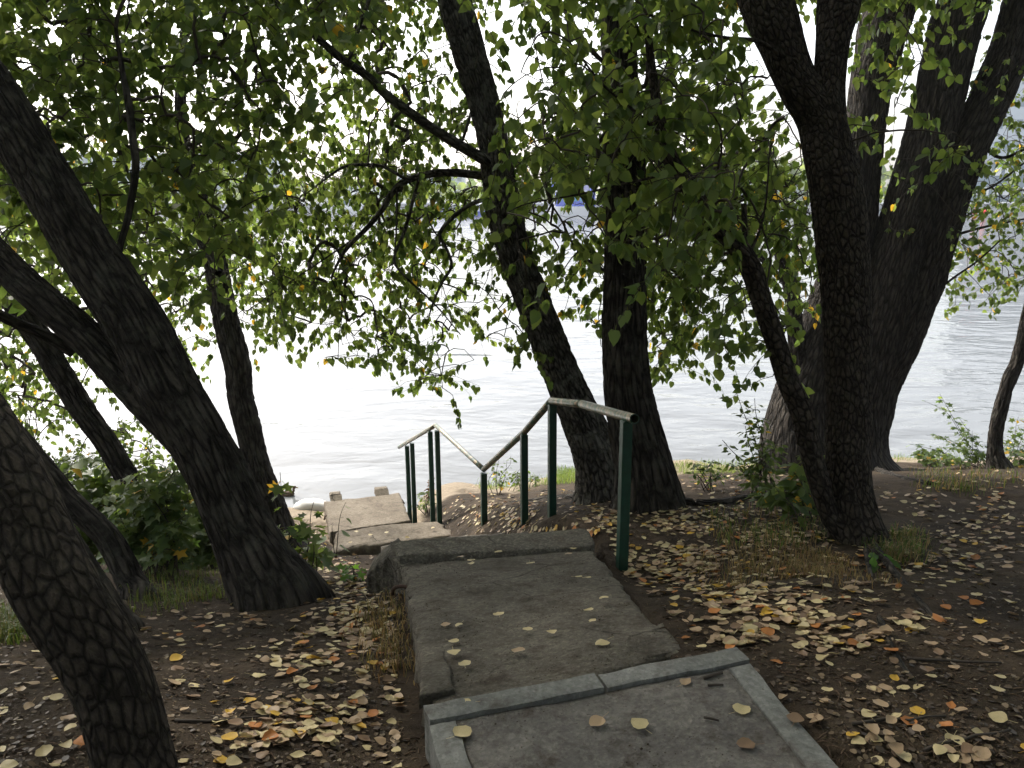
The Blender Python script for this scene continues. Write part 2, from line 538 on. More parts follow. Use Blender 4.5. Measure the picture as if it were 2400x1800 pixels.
def terrain():
    xs = np.concatenate([np.linspace(-90, -9, 28)[:-1], np.linspace(-9, 10, 330), np.linspace(10, 90, 28)[1:]])
    ys = np.concatenate([np.linspace(-60, -4, 30)[:-1], np.linspace(-4, 1.2, 40)[:-1], np.linspace(1.2, 8, 170)[:-1], np.linspace(8, 17, 130), np.linspace(17, 26, 10)[1:]])
    X, Y = np.meshgrid(xs, ys)
    Z = ground(X, Y) + np.where((np.abs(X) < 10), 0.006 * fbm(X * 13, Y * 13, 5, 2), 0)
    nx, ny = len(xs), len(ys)
    i = np.arange(ny - 1)[:, None] * nx + np.arange(nx - 1)[None, :]
    F4 = np.stack([i, i + 1, i + nx + 1, i + nx], -1).reshape(-1, 4)
    o = mesh_np('ground', np.stack([X, Y, Z], -1).reshape(-1, 3), F4, M['soil'])
    tag(o, 'dark brown earth bank sloping down to the pale river', kind='structure')


terrain()
wv = np.array([[-600, 10, WATER_Z], [600, 10, WATER_Z], [600, 158, WATER_Z], [-600, 158, WATER_Z]], float)
tag(mesh_np('water', wv, np.array([[0, 1, 2, 3]]), M['water']), 'pale rippled river under bright haze', kind='structure')
fv = np.array([[-600, 157.6, -1.3], [600, 157.6, -1.3], [600, 600, 1.0], [-600, 600, 1.0]], float)
tag(mesh_np('far_ground', fv, np.array([[0, 1, 2, 3]]), M['far_ground']), 'far river bank beyond the quay', kind='structure')


# ------------------------------------------------------------------ concrete pieces
def slab(name, corners, thick, mat, parent, nu=40, nv=30, bumpy=0.006, edge=0.02, seed=0.0, crown=0.0):
    """corners: near-left, near-right, far-right, far-left of the top face"""
    c = np.asarray(corners, float)
    s = np.linspace(0, 1, nu)[None, :, None]
    t = np.linspace(0, 1, nv)[:, None, None]
    P = (c[0] * (1 - s) + c[1] * s) * (1 - t) + (c[3] * (1 - s) + c[2] * s) * t
    P = np.array(P)
    du = (c[1] - c[0]) / np.linalg.norm(c[1] - c[0])
    dv = (c[3] - c[0]) / np.linalg.norm(c[3] - c[0])
    S, T = s[:, :, 0] + 0 * t[:, :, 0], t[:, :, 0] + 0 * s[:, :, 0]
    e = edge * fbm(P[..., 0] * 7 + seed, P[..., 1] * 7, P[..., 2] * 7 + seed, 3)
    wl = np.exp(-S * nu / 3) - np.exp(-(1 - S) * nu / 3)
    wt = np.exp(-T * nv / 3) - np.exp(-(1 - T) * nv / 3)
    P += (np.abs(e) * wl)[..., None] * du + (np.abs(e) * wt)[..., None] * dv
    P[..., 2] += bumpy * fbm(P[..., 0] * 3 + seed, P[..., 1] * 3, seed, 4)
    border = np.minimum(np.minimum(S, 1 - S) * nu, np.minimum(T, 1 - T) * nv)
    P[..., 2] -= edge * 0.5 * np.exp(-border / 1.2) * (1 + 0.8 * fbm(P[..., 0] * 9, P[..., 1] * 9, seed, 2))
    P[..., 2] -= crown * (2 * S - 1) ** 2
    V = P.reshape(-1, 3)
    i = np.arange(nv - 1)[:, None] * nu + np.arange(nu - 1)[None, :]
    F4 = [np.stack([i, i + 1, i + nu + 1, i + nu], -1).reshape(-1, 4)]
    ring = list(range(nu)) + [k * nu + nu - 1 for k in range(1, nv)] + [(nv - 1) * nu + k for k in range(nu - 2, -1, -1)] + [k * nu for k in range(nv - 2, 0, -1)]
    rv = V[ring]
    lay = [ring]
    extra = []
    for k in range(1, 5):
        q = rv.copy()
        q[:, 2] -= thick * k / 4
        jit = edge * 0.7 * np.stack([fbm(q[:, 0] * 11, q[:, 1] * 11, q[:, 2] * 3 + seed, 2), fbm(q[:, 0] * 11, q[:, 1] * 11, q[:, 2] * 3 + 9 + seed, 2)], 1)
        q[:, :2] += jit
        extra.append(q)
        lay.append(list(range(len(V) + (k - 1) * len(ring), len(V) + k * len(ring))))
    V = np.concatenate([V] + extra)
    for a, b in zip(lay[:-1], lay[1:]):
        a, b = np.array(a), np.array(b)
        F4.append(np.stack([a, b, np.roll(b, -1), np.roll(a, -1)], -1))
    return mesh_np(name, V, np.concatenate(F4), mat, parent, smooth=True), P


def sharp(o, ang=40):
    m = o.modifiers.new('split', 'EDGE_SPLIT')
    m.split_angle = R(ang)
    return o


# landing enclosed by the kerb
kl, kr = at_z(912, 1522, 0.0), at_z(1592, 1395, 0.0)
kd = (kr - kl) / np.linalg.norm(kr - kl)
kn = np.array([-kd[1], kd[0], 0])
lb, rb = at_z(952, 1659, 0.0), at_z(1815, 1659, 0.0)
ld = (lb - kl) / np.linalg.norm(lb - kl)
rd = (rb - kr) / np.linalg.norm(rb - kr)
KW = 0.085
land, LP = slab('path', [kl + ld * 3.2 + kd * KW + [0, 0, -0.018], kr + rd * 3.2 - kd * KW + [0, 0, -0.018], kr - kn * KW - kd * KW + [0, 0, -0.018], kl - kn * KW + kd * KW + [0, 0, -0.018]],
                0.09, M['grit'], None, 90, 180, 0.009, 0.004, 3.3)
tag(land, 'gritty dirt covered concrete landing inside the kerb', kind='structure')


def kerb_stone(a, b, side, parent, seed):
    a, b = np.array(a), np.array(b)
    o, _ = slab('kerb_stone', [a, b, b + side * KW, a + side * KW], 0.17, M['kerb'], parent, max(8, int(np.linalg.norm(b - a) / 0.03)), 8, 0.0025, 0.007, seed)
    return sharp(o, 50)


kb = thing('kerb', 'pale grey concrete kerb framing the gritty landing', 'kerb', kl)
km = kl + (kr - kl) * 0.52
kerb_stone(kl - kn * KW + kd * 0.002, km - kn * KW - kd * 0.004, kn, kb, 1.0)
kerb_stone(km - kn * KW + kd * 0.004, kr - kn * KW, kn, kb, 2.0)
kerb_stone(kl + ld * 3.3 + [0, 0, -0.003], kl + ld * 0.1 + [0, 0, -0.003], np.array([kd[0], kd[1], 0]), kb, 3.0)
kerb_stone(kr + rd * 0.1 - kd * KW + [0, 0, -0.003], kr + rd * 3.3 - kd * KW + [0, 0, -0.003], np.array([kd[0], kd[1], 0]) * 1.0, kb, 4.0) if False else None
q0, q1 = kr + rd * 0.1 + [0, 0, -0.003], kr + rd * 3.3 + [0, 0, -0.003]
kerb_stone(q1 - kd * KW, q0 - kd * KW, kd, kb, 4.0)

# worn stairs
st = thing('concrete_stairs', 'worn grey concrete ramp and steps running down from the kerb', 'stairs', (0.1, 3.6, -0.4))
rNL = kl + kd * 0.02 + kn * 0.005 + [0, 0, -0.09]
rNR = at_z(1478, 1402, -0.11)
rFL, rFR = at_z(868, 1220, -0.64), at_z(1282, 1185, -0.63)
ramp_o, RAMP = slab('upper_ramp', [rNL, rNR, rFR, rFL], 0.42, M['slab'], st, 80, 110, 0.012, 0.03, 1.1)
sNL, sNR, sFR, sFL = at_z(862, 1201, -0.592), at_z(1290, 1180, -0.592), at_z(1268, 1139, -0.60), at_z(842, 1168, -0.60)
strip_o, STRIP = slab('raised_step', [sNL, sNR, sFR, sFL], 0.45, M['strip'], st, 90, 30, 0.006, 0.014, 5.5)
# joint slabs on the ramp: the broken patch at the near left and right corner
pl, _ = slab('patch', [at_z(905, 1500, -0.105), at_z(985, 1485, -0.115), at_z(958, 1386, -0.272), at_z(908, 1390, -0.265)], 0.05, M['slab'], st, 20, 24, 0.003, 0.012, 8.1)
pr, _ = slab('patch', [at_z(1385, 1421, -0.116), at_z(1480, 1401, -0.122), at_z(1432, 1344, -0.2), at_z(1398, 1352, -0.2)], 0.05, M['slab'], st, 20, 20, 0.003, 0.012, 9.1)
# rough broken cheek on the left side
A_, B_, C_, D_ = at_z(893, 1215, -.60), at_z(850, 1172, -.60), at_z(818, 1205, -.72), at_z(790, 1238, -.83)
tx = np.array([D_[0], C_[0], B_[0], A_[0] + .05])
tz = np.array([D_[2], C_[2], B_[2], B_[2] - .01])
nc, nr_ = 90, 22
xs_ = np.linspace(tx[0], tx[-1], nc)
top = np.interp(xs_, tx, tz) - .035 + .012 * fbm(xs_ * 14, 3.3, 0, 3)
yf = np.interp(xs_, [D_[0], B_[0], A_[0]], [D_[1] + .02, B_[1] - .10, A_[1] - .12])
G = []
for k in range(nr_):
    t = k / (nr_ - 1)
    zz_ = top - .62 * t
    gro = .016 * np.abs(np.sin(xs_ * 55 + 1.2 * noise(zz_ * 6, 1.0))) + .02 * fbm(xs_ * 12, zz_ * 5, 4.4, 3)
    G.append(np.stack([xs_, yf + gro - .03 * t, zz_], 1))
back = [np.stack([xs_, yf + .14, top + .01 * fbm(xs_ * 9, 7.7, 0, 2)], 1), np.stack([xs_, yf + .30, top - .02], 1), np.stack([xs_, yf + .32, top - .7], 1)]
G = np.array(back[::-1] + G)
ii = np.arange(len(G) - 1)[:, None] * nc + np.arange(nc - 1)[None, :]
ck_f = np.stack([ii, ii + 1, ii + nc + 1, ii + nc], -1).reshape(-1, 4)
mesh_np('broken_cheek', G.reshape(-1, 3), ck_f, M['strip'], st)
# flight of steps below the raised step, down to the lower slab
mid = [at_z(713, 1189, -2.30), at_z(992, 1152, -2.30), at_z(952, 1119, -2.32), at_z(722, 1140, -2.32)]
for k in range(5):
    t0, t1 = k / 6, (k + 1) / 6
    a0, a1 = sFL * (1 - t0) + mid[0] * t0, sFL * (1 - t1) + mid[0] * t1
    b0, b1 = sFR * (1 - t0) + mid[1] * t0, sFR * (1 - t1) + mid[1] * t1
    zz = -0.60 - 0.285 * (k + 1)
    a0, a1 = a0 + (b0 - a0) * .3, a1 + (b1 - a1) * .3
    cc = [np.array([*q[:2], zz]) for q in (a0, b0, b1, a1)]
    slab('step', cc, 0.5, M['slab'], st, 30, 14, 0.006, 0.02, 20 + k)

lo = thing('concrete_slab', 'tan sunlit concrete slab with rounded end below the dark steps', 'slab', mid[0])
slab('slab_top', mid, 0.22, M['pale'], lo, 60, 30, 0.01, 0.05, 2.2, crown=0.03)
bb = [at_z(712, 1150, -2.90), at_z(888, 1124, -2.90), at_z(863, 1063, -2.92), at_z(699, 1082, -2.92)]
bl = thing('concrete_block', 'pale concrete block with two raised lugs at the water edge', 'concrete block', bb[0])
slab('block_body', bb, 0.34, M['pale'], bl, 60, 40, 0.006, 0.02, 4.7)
for (u0, u1, v0) in ((714, 739, 1080), (812, 840, 1069)):
    a = at_z(u0, v0, -2.92)
    b = at_z(u1, v0 - (u1 - u0) * 0.11, -2.92)
    far = (bb[3] - bb[0])
    far = far / np.linalg.norm(far)
    o, _ = slab('lug', [a + far * .06 + [0, 0, .055], b + far * .06 + [0, 0, .055], b + far * .2 + [0, 0, .06], a + far * .2 + [0, 0, .06]], 0.10, M['pale'], bl, 14, 10, 0.004, 0.02, u0)
    w_ = MB()
    w_.add([a - far * .05 - [0, 0, .01], b - far * .05 - [0, 0, .01], b + far * .065 + [0, 0, .05], a + far * .065 + [0, 0, .05]], [[0, 1, 2, 3]])
    w_.build('lug_ramp', M['pale'], bl)
for (u, v) in ((709, 1118), (866, 1085)):
    c = at_z(u, v, -3.0)
    hk = MB()
    hk.tube([c + [-.05, -.02, -.02], c + [-.03, -.06, .05], c + [.03, -.06, .06], c + [.05, -.02, -.01]], 0.012, 6)
    hk.build('lifting_loop', M['rust'], bl, True)

# rusty rebar loop sticking out of the broken edge
c = at_z(868, 1283, -0.66)
rb_ = MB()
tt = np.linspace(-0.2, math.pi * 1.25, 16)
rb_.tube([c + [0.075 * math.cos(t) * -1 + 0.02, -0.02 + 0.03 * math.cos(t), 0.055 * math.sin(t)] for t in tt], 0.011, 8)
o = rb_.build('rebar', M['rust'], None, True)
tag(o, 'bent rusty iron bar sticking out of the broken concrete edge', 'iron bar')

# ------------------------------------------------------------------ handrail
D = {'A': 4.8, 'K': 5.95, 'B': 6.6, 'm': 7.2, 'C': 8.4, 'D': 10.0, 'E': 11.3}
hA = U(1353, 1252, 4.8)
hr = thing('handrail', 'dark green zigzag pipe handrail beside the concrete steps', 'handrail', (hA[0], hA[1], gz(hA[0], hA[1])))


def post(u0, v0, u1, v1, d, w=0.06):
    top, bot = U(u0, v0, d), U(u1, v1, d)
    bot = np.array([bot[0] * 0.35 + top[0] * 0.65, top[1] + (bot[1] - top[1]) * 0.1, bot[2]])
    g = min(bot[2], gz(bot[0], bot[1])) - 0.12
    bot[2] = g
    m = MB()
    h = w / 2
    T = [[-h, -h], [h, -h], [h, h], [-h, h]]
    ang = 0.25
    co, si = math.cos(ang), math.sin(ang)
    T = [[a * co - b * si, a * si + b * co] for a, b in T]
    V = [[bot[0] + a, bot[1] + b, bot[2]] for a, b in T] + [[top[0] + a, top[1] + b, top[2]] for a, b in T]
    m.add(V, [[0, 1, 5, 4], [1, 2, 6, 5], [2, 3, 7, 6], [3, 0, 4, 7], [4, 5, 6, 7], [3, 2, 1, 0]])
    bevel(m.build('post', M['green_paint'], hr), 0.006, 2)


post(1353, 908, 1353, 1252, D['A'])
post(1193, 872, 1199, 1135, D['B'], 0.062)
post(1132, 938, 1137, 1138, D['m'])
post(1045, 1022, 1046, 1145, D['C'])
post(944, 930, 951, 1122, D['D'], 0.058)
post(929, 932, 936, 1118, D['D'] + 0.25, 0.058)
post(890, 957, 896, 1114, D['E'] - 0.1, 0.058)
post(879, 963, 886, 1113, D['E'] + 0.15, 0.058)


def pipe(name, pts, r, parent, mat, hollow=False):
    P = np.array(pts, float)
    m = MB()
    dense = []
    for a, b in zip(P[:-1], P[1:]):
        for k in range(6):
            dense.append(a + (b - a) * k / 6)
    dense.append(P[-1])
    dense = np.array(dense)
    m.tube(dense, r, 16, cap=not hollow)
    if hollow:
        m.tube(dense[::-1], r * 0.82, 16, cap=False)
        n = 16
        T = dense[1] - dense[0]
    return m.build(name, mat, parent, True)


rp = {k: U(*k_, D[k]) for k, k_ in {'K': (1257, 873), 'B': (1191, 866), 'm': (1133, 933), 'C': (1045, 1014), 'D': (941, 919), 'E': (880, 955)}.items()}
r0 = U(1371, 905, 4.7)
r1 = U(1257, 873, D['K'])
RR_ = 0.030
pipe('rail', [r0, r1], RR_, hr, M['rail'], hollow=True)
# inner end cap ring and dark inside
d_ = (r1 - r0) / np.linalg.norm(r1 - r0)
cap = MB()
ax = np.cross(d_, [0, 0, 1.0]); ax /= np.linalg.norm(ax); ay = np.cross(ax, d_)
th = np.arange(16) * 2 * np.pi / 16
ro = [r0 + RR_ * (math.cos(t) * ax + math.sin(t) * ay) for t in th]
ri = [r0 + RR_ * 0.82 * (math.cos(t) * ax + math.sin(t) * ay) for t in th]
cap.add(ro + ri, [[k, (k + 1) % 16, 16 + (k + 1) % 16, 16 + k] for k in range(16)])
cap.build('pipe_end', M['green_paint'], hr, False)
pipe('rail', [r1 + (r1 - r0) * 0.004, rp['B']], RR_ * 0.98, hr, M['rail'])
pipe('rail', [rp['B'], rp['m'], rp['C']], RR_ * 0.96, hr, M['rail'])
pipe('rail', [rp['C'], rp['D']], RR_ * 0.86, hr, M['rail'])
pipe('rail', [rp['D'], rp['E'], U(862, 966, 11.8)], RR_ * 0.84, hr, M['rail'])


# ------------------------------------------------------------------ trunks
def catmull(P, step):
    P = np.asarray(P, float)
    E = np.concatenate([[2 * P[0] - P[1]], P, [2 * P[-1] - P[-2]]])
    out = []
    for i in range(1, len(E) - 2):
        p0, p1, p2, p3 = E[i - 1], E[i], E[i + 1], E[i + 2]
        n = max(2, int(np.linalg.norm((p2 - p1)[:3]) / step))
        for k in range(n):
            t = k / n
            out.append(0.5 * ((2 * p1) + (-p0 + p2) * t + (2 * p0 - 5 * p1 + 4 * p2 - p3) * t * t + (-p0 + 3 * p1 - 3 * p2 + p3) * t ** 3))
    out.append(E[-2])
    return np.array(out)


def trunk_mesh(name, spec, mat, parent, seg=72, step=0.03, ridge=0.018, lump=0.06, flare=0.0, furrow=14.0, cap=True, seed=None):
    """spec rows: world x, y, z, radius"""
    Q = catmull(spec, step)
    P, rr = Q[:, :3], np.maximum(Q[:, 3], 0.004)
    sd = (seed if seed is not None else random.random() * 50)
    m = len(P)
    T = np.gradient(P, axis=0)
    T /= np.linalg.norm(T, axis=1)[:, None]
    A = np.cross(T, np.array([1.0, 0.02, 0.01]))
    A /= np.linalg.norm(A, axis=1)[:, None]
    if A[0][1] < 0:
        A = -A                                              # seam on the far side
    B = np.cross(T, A)
    th = np.linspace(0, 2 * np.pi, seg + 1)
    s = np.concatenate([[0], np.cumsum(np.linalg.norm(np.diff(P, axis=0), axis=1))])
    Sg, Th = np.meshgrid(s, th, indexing='ij')
    r = rr[:, None] + 0 * Th
    cx, cy = np.cos(Th), np.sin(Th)
    r = r * (1 + lump * fbm(cx * 1.3 + sd, cy * 1.3, Sg * 2.2, 2))
    if flare:
        hgt = np.exp(-np.clip(Sg - .2, 0, 9) / 0.20)
        r = r * (1 + flare * hgt * (0.35 + 0.65 * np.abs(np.cos(Th * 2.5 + sd + 0.6 * noise(Th, sd)))))
    k = furrow
    rid = 1 - np.abs(noise(cx * k + sd, cy * k, Sg * 5.5)) * 2
    rid2 = 1 - np.abs(noise(cx * k * 2.3 + sd, cy * k * 2.3 + 4, Sg * 13)) * 2
    big = np.clip(rr[:, None] / 0.12, 0.25, 1.3)
    r = r - ridge * big * np.clip(rid, 0, 1) ** 2 - 0.5 * ridge * big * np.clip(rid2, 0, 1) ** 2
    V = P[:, None, :] + r[..., None] * (cx[..., None] * A[:, None, :] + cy[..., None] * B[:, None, :])
    n = seg + 1
    i = np.arange(m - 1)[:, None] * n + np.arange(seg)[None, :]
    F4 = np.stack([i, i + 1, i + n + 1, i + n], -1).reshape(-1, 4)
    uv = np.stack([Th * rr.mean(), Sg], -1).reshape(-1, 2)
    V = V.reshape(-1, 3)
    return mesh_np(name, V, F4, mat, parent, True, uv=uv)


def spec_px(rows, depths):
    """rows (u, v, width); depths [(row index, depth)...]"""
    ks = [d[0] for d in depths]
    ds = [d[1] for d in depths]
    out = []
    for i, (u, v, w) in enumerate(rows):
        d = float(np.interp(i, ks, ds))
        out.append([*U(u, v, d), rad(w, d)])
    return np.array(out)


def to_ground(spec, first=True, extra=0.25):
    """push the foot of a trunk into the bank"""
    sp = spec.copy()
    p = sp[0].copy()
    q = sp[1].copy()
    g = gz(p[0], p[1])
    if p[2] > g - 0.05:
        p[2] = g - 0.05
    d = p - np.array([0, 0, extra, 0])
    return np.concatenate([[d], [p], sp[1:]])


SKEL = {}


def make_tree(name, label, stems, mat, skel_key, base_flare=0.5, cat='tree', group=None, seg=72, ridge=0.017, branches=()):
    """stems: list of specs, the first carries the foot"""
    s0 = to_ground(stems[0])
    root = thing(name, label, cat, (s0[1][0], s0[1][1], gz(s0[1][0], s0[1][1])), group)
    sk = []
    for i, sp in enumerate(stems):
        sp = s0 if i == 0 else sp
        trunk_mesh('trunk' if i == 0 else 'stem', sp, mat, root, seg=seg if sp[:, 3].max() > 0.05 else 36, step=0.035, ridge=ridge, flare=base_flare if i == 0 else 0, seed=(hash(name) % 50) + i * 7.7 if False else i * 7.7 + len(SKEL) * 3.1)
        c = catmull(sp, 0.25)
        sk.append(c[len(c) // 3:] if i == 0 else c)
    for sp in branches:
        trunk_mesh('branch', sp, mat, root, seg=20, step=0.04, ridge=0.004, lump=0.12, seed=len(sk) * 4.4)
        sk.append(catmull(sp, 0.2))
    SKEL[skel_key] = (root, np.concatenate(sk))
    return root


# T1 nearest trunk at the lower left
b1, d1 = hit(300, 1740)
T1 = spec_px([(296, 1740, 175), (287, 1659, 158), (231, 1453, 165), (110, 1244, 172), (-5, 1010, 165), (-110, 840, 158), (-260, 600, 148), (-420, 300, 138), (-560, -100, 120), (-650, -600, 95)],
             [(0, d1), (3, d1 + .15), (9, d1 + .9)])
b1b, d1b = hit(268, 1362)
T1b = spec_px([(272, 1375, 80), (240, 1320, 58), (190, 1235, 52), (125, 1130, 46), (60, 1030, 40), (-40, 880, 32)], [(0, d1b), (5, d1b + .2)])
make_tree('leaning_tree', 'near scaly barked tree leaning in from the lower left corner', [T1], M['bark_scaly'], 'T1', 0.2, group='trees on the river bank', seg=110, ridge=0.003)
make_tree('leaning_tree', 'short dark leaning trunk tucked behind the scaly barked near tree', [T1b], M['bark'], 'T1b', 0.3, group='trees on the river bank', seg=48)

# T2 thick leaning forked trunk
b2, d2 = hit(605, 1300)
T2 = spec_px([(605, 1300, 175), (565, 1235, 155), (522, 1150, 138), (456, 1000, 128), (375, 860, 130), (292, 700, 128), (195, 550, 124), (105, 400, 119), (15, 255, 113), (-70, 120, 108), (-150, 0, 105), (-260, -160, 95), (-420, -420, 80), (-560, -700, 55)],
             [(0, d2), (3, d2 + .15), (13, d2 + 1.0)])
T2l = spec_px([(430, 985, 80), (350, 895, 88), (267, 811, 82), (187, 728, 74), (100, 654, 72), (40, 601, 72), (-20, 540, 68), (-120, 430, 60), (-220, 300, 50), (-350, 60, 36)], [(0, d2 + .2), (4, d2 + .5), (9, d2 + .9)])
T2b = spec_px([(250, 640, 10), (258, 540, 14), (277, 467, 15), (293, 367, 16), (287, 300, 16), (277, 217, 16), (266, 160, 12), (250, 60, 8)], [(0, d2 + .4), (7, d2 + .9)])
make_tree('leaning_tree', 'thick furrowed trunk leaning left with a heavy fork, left of the steps', [T2, T2l], M['bark'], 'T2', 0.42, group='trees on the river bank', seg=110, ridge=0.012, branches=[T2b])

# T3, T3b, T4 behind
b3, d3 = hit(335, 1160)
d3 = min(d3, 6.6)
T3 = spec_px([(345, 1165, 70), (318, 1110, 54), (260, 1008, 49), (227, 954, 50), (177, 884, 53), (133, 811, 55), (83, 728, 55), (35, 660, 52), (-20, 590, 48), (-90, 480, 42), (-200, 300, 34)], [(0, d3), (10, d3 + .6)])
T3d = spec_px([(160, 760, 30), (105, 729, 26), (40, 700, 26), (-30, 668, 26), (-90, 640, 22)], [(0, d3 - .05), (4, d3 - .5)])
make_tree('leaning_tree', 'slim leafy leaning trunk in the bushes behind the forked tree', [T3], M['bark'], 'T3', 0.3, group='trees on the river bank', seg=56, branches=[T3d])
b3b, d3b = hit(296, 1290)
T3b = spec_px([(300, 1300, 75), (285, 1262, 58), (233, 1163, 54), (150, 1083, 52), (97, 1016, 50), (20, 920, 46), (-80, 790, 40)], [(0, d3b), (6, d3b + .5)])
make_tree('leaning_tree', 'dark short leaning trunk half hidden by the low green bushes', [T3b], M['bark'], 'T3b', 0.3, group='trees on the river bank', seg=48)
b4, d4 = hit(610, 1185)
T4 = spec_px([(612, 1188, 90), (592, 1115, 66), (567, 1040, 60), (553, 995, 58), (537, 928, 58), (520, 861, 57), (513, 794, 57), (497, 728, 58), (480, 648, 55), (467, 580, 50), (455, 520, 45), (430, 430, 40), (400, 330, 32), (390, 200, 24), (400, 40, 17), (420, -150, 10)], [(0, d4), (15, d4 + .4)])
T4b = spec_px([(470, 590, 18), (430, 520, 14), (400, 440, 10), (330, 380, 7)], [(0, d4), (3, d4 + .3)])
make_tree('poplar_tree', 'slim curved tree by the water, right of the thick forked trunk', [T4], M['bark'], 'T4', 0.35, group='trees on the river bank', seg=60, branches=[T4b])

# T5 / T6 pair by the handrail
b5, d5 = hit(1310, 1082)
T5 = spec_px([(1312, 1084, 140), (1300, 1025, 112), (1275, 950, 98), (1233, 856, 88), (1192, 756, 82), (1153, 656, 78), (1115, 556, 76), (1090, 460, 77), (1075, 367, 74), (1063, 300, 69), (1039, 200, 70), (1010, 100, 74), (981, 0, 73), (945, -120, 66), (905, -250, 60), (850, -450, 45)],
             [(0, d5), (15, d5 - .1)])
d5u = d5
def br(rows, da, db):
    rows = [(a, b_, w * (1 if rows[0][2] > 28 else .78)) for a, b_, w in rows]
    return spec_px(rows, [(0, da), (len(rows) - 1, db)])
T5br = [
    br([(1062, 352, 30), (1047, 345, 25), (970, 300, 24), (904, 257, 22), (837, 207, 20), (787, 160, 18), (737, 127, 17), (660, 60, 15), (620, 30, 14), (560, -40, 10)], d5u - .1, d5u - .9),
    br([(752, 140, 8), (765, 95, 11), (780, 45, 12), (797, 0, 11), (812, -60, 8)], d5u - .7, d5u - .5),
    br([(1065, 385, 26), (1028, 378, 23), (978, 373, 23), (928, 376, 21), (872, 393, 19), (845, 420, 17), (828, 450, 16), (795, 490, 14), (755, 530, 12), (733, 562, 9), (715, 600, 5)], d5u, d5u + .1),
    br([(885, 392, 10), (832, 362, 9), (795, 356, 10), (745, 360, 8), (705, 385, 6), (660, 420, 4)], d5u, d5u + .3),
    br([(858, 410, 7), (857, 460, 6), (855, 516, 5), (850, 570, 3)], d5u, d5u),
    br([(905, 385, 8), (892, 433, 10), (875, 496, 10), (852, 556, 8), (868, 590, 6), (938, 656, 5), (995, 723, 3)], d5u, d5u - .3),
    br([(1080, 420, 14), (1020, 440, 12), (978, 470, 12), (950, 505, 10), (966, 540, 8), (975, 575, 9), (955, 610, 8), (935, 656, 6), (925, 690, 3)], d5u - .1, d5u - .5),
    br([(955, 612, 5), (985, 622, 5), (1012, 640, 4)], d5u - .4, d5u - .5),
    br([(780, 505, 6), (700, 560, 5), (640, 600, 4), (580, 640, 3)], d5u + .1, d5u + .3),
    br([(1030, 200, 8), (1000, 300, 8), (985, 330, 4)], d5u, d5u + .2),
]
make_tree('poplar_tree', 'leaning poplar curving up left behind the handrail with long bare limbs', [T5], M['bark_pale'], 'T5', 0.3, group='trees on the river bank', seg=96, branches=T5br)
b6, d6 = hit(1402, 1092)
T6 = spec_px([(1404, 1094, 150), (1394, 1020, 128), (1374, 930, 116), (1354, 830, 107), (1349, 700, 99), (1350, 560, 95), (1352, 430, 90), (1346, 300, 85), (1338, 150, 80), (1332, 0, 75), (1325, -200, 66), (1320, -450, 50)], [(0, d6), (11, d6 + .1)])
T6br = [br([(1320, 590, 10), (1280, 570, 8), (1240, 530, 7), (1215, 480, 6), (1190, 440, 4)], d6, d6 + .5),
        br([(1395, 470, 12), (1440, 440, 10), (1500, 430, 8), (1560, 450, 5)], d6, d6 + .8),
        br([(1320, 150, 12), (1270, 100, 14), (1230, 40, 14), (1190, -40, 10)], d6, d6 + .2)]
make_tree('poplar_tree', 'straight upright dark poplar trunk just right of the handrail', [T6], M['bark'], 'T6', 0.35, group='trees on the river bank', seg=96, branches=T6br)

# T7 forked tree in front right
b7, d7 = hit(1852, 1165)
T7 = spec_px([(1853, 1168, 125), (1843, 1120, 105), (1834, 1060, 97), (1833, 1000, 96), (1834, 850, 96), (1831, 764, 100), (1825, 614, 105), (1818, 530, 111), (1811, 430, 112), (1793, 333, 106), (1772, 255, 98), (1735, 200, 90), (1712, 155, 90), (1690, 95, 98), (1653, 0, 112), (1600, -130, 105), (1530, -300, 90), (1450, -560, 65)],
             [(0, d7), (17, d7 + .1)])
T7r = spec_px([(1800, 320, 70), (1790, 240, 70), (1791, 170, 66), (1800, 90, 72), (1815, 0, 92), (1835, -150, 85), (1860, -350, 70), (1890, -600, 50)], [(0, d7), (7, d7 + .1)])
T7s = spec_px([(1822, 1155, 44), (1792, 1112, 42), (1768, 1037, 45), (1748, 962, 48), (1731, 887, 48), (1701, 820, 46), (1671, 726, 45), (1645, 651, 44), (1626, 588, 46), (1592, 531, 45), (1532, 471, 41), (1487, 400, 40), (1450, 348, 36), (1425, 260, 26), (1405, 120, 18), (1392, -20, 12)], [(0, d7 - .05), (15, d7 - .3)])
T7br = [br([(1606, 548, 18), (1609, 516, 17), (1607, 441, 15)], d7 - .15, d7 - .1),
        br([(1612, 560, 10), (1640, 500, 8), (1655, 430, 6), (1662, 330, 4)], d7 - .15, d7 + .1),
        br([(1525, 455, 12), (1550, 400, 9), (1580, 330, 7), (1600, 250, 5)], d7 - .2, d7),
        br([(1470, 370, 8), (1380, 390, 7), (1250, 420, 6), (1140, 440, 4), (1095, 460, 3)], d7 - .25, d7 - .9),
        br([(1440, 300, 10), (1370, 240, 9), (1300, 180, 7), (1230, 90, 5)], d7 - .3, d7 - .7),
        br([(1700, 130, 14), (1640, 90, 12), (1560, 80, 9), (1480, 60, 7), (1400, 30, 5)], d7, d7 - .5)]
make_tree('forked_tree', 'front right tree with forked trunk and thin side stem in leaf litter', [T7, T7r, T7s], M['bark_scaly'], 'T7', 0.22, group='trees on the river bank', seg=100, ridge=0.006, branches=T7br)

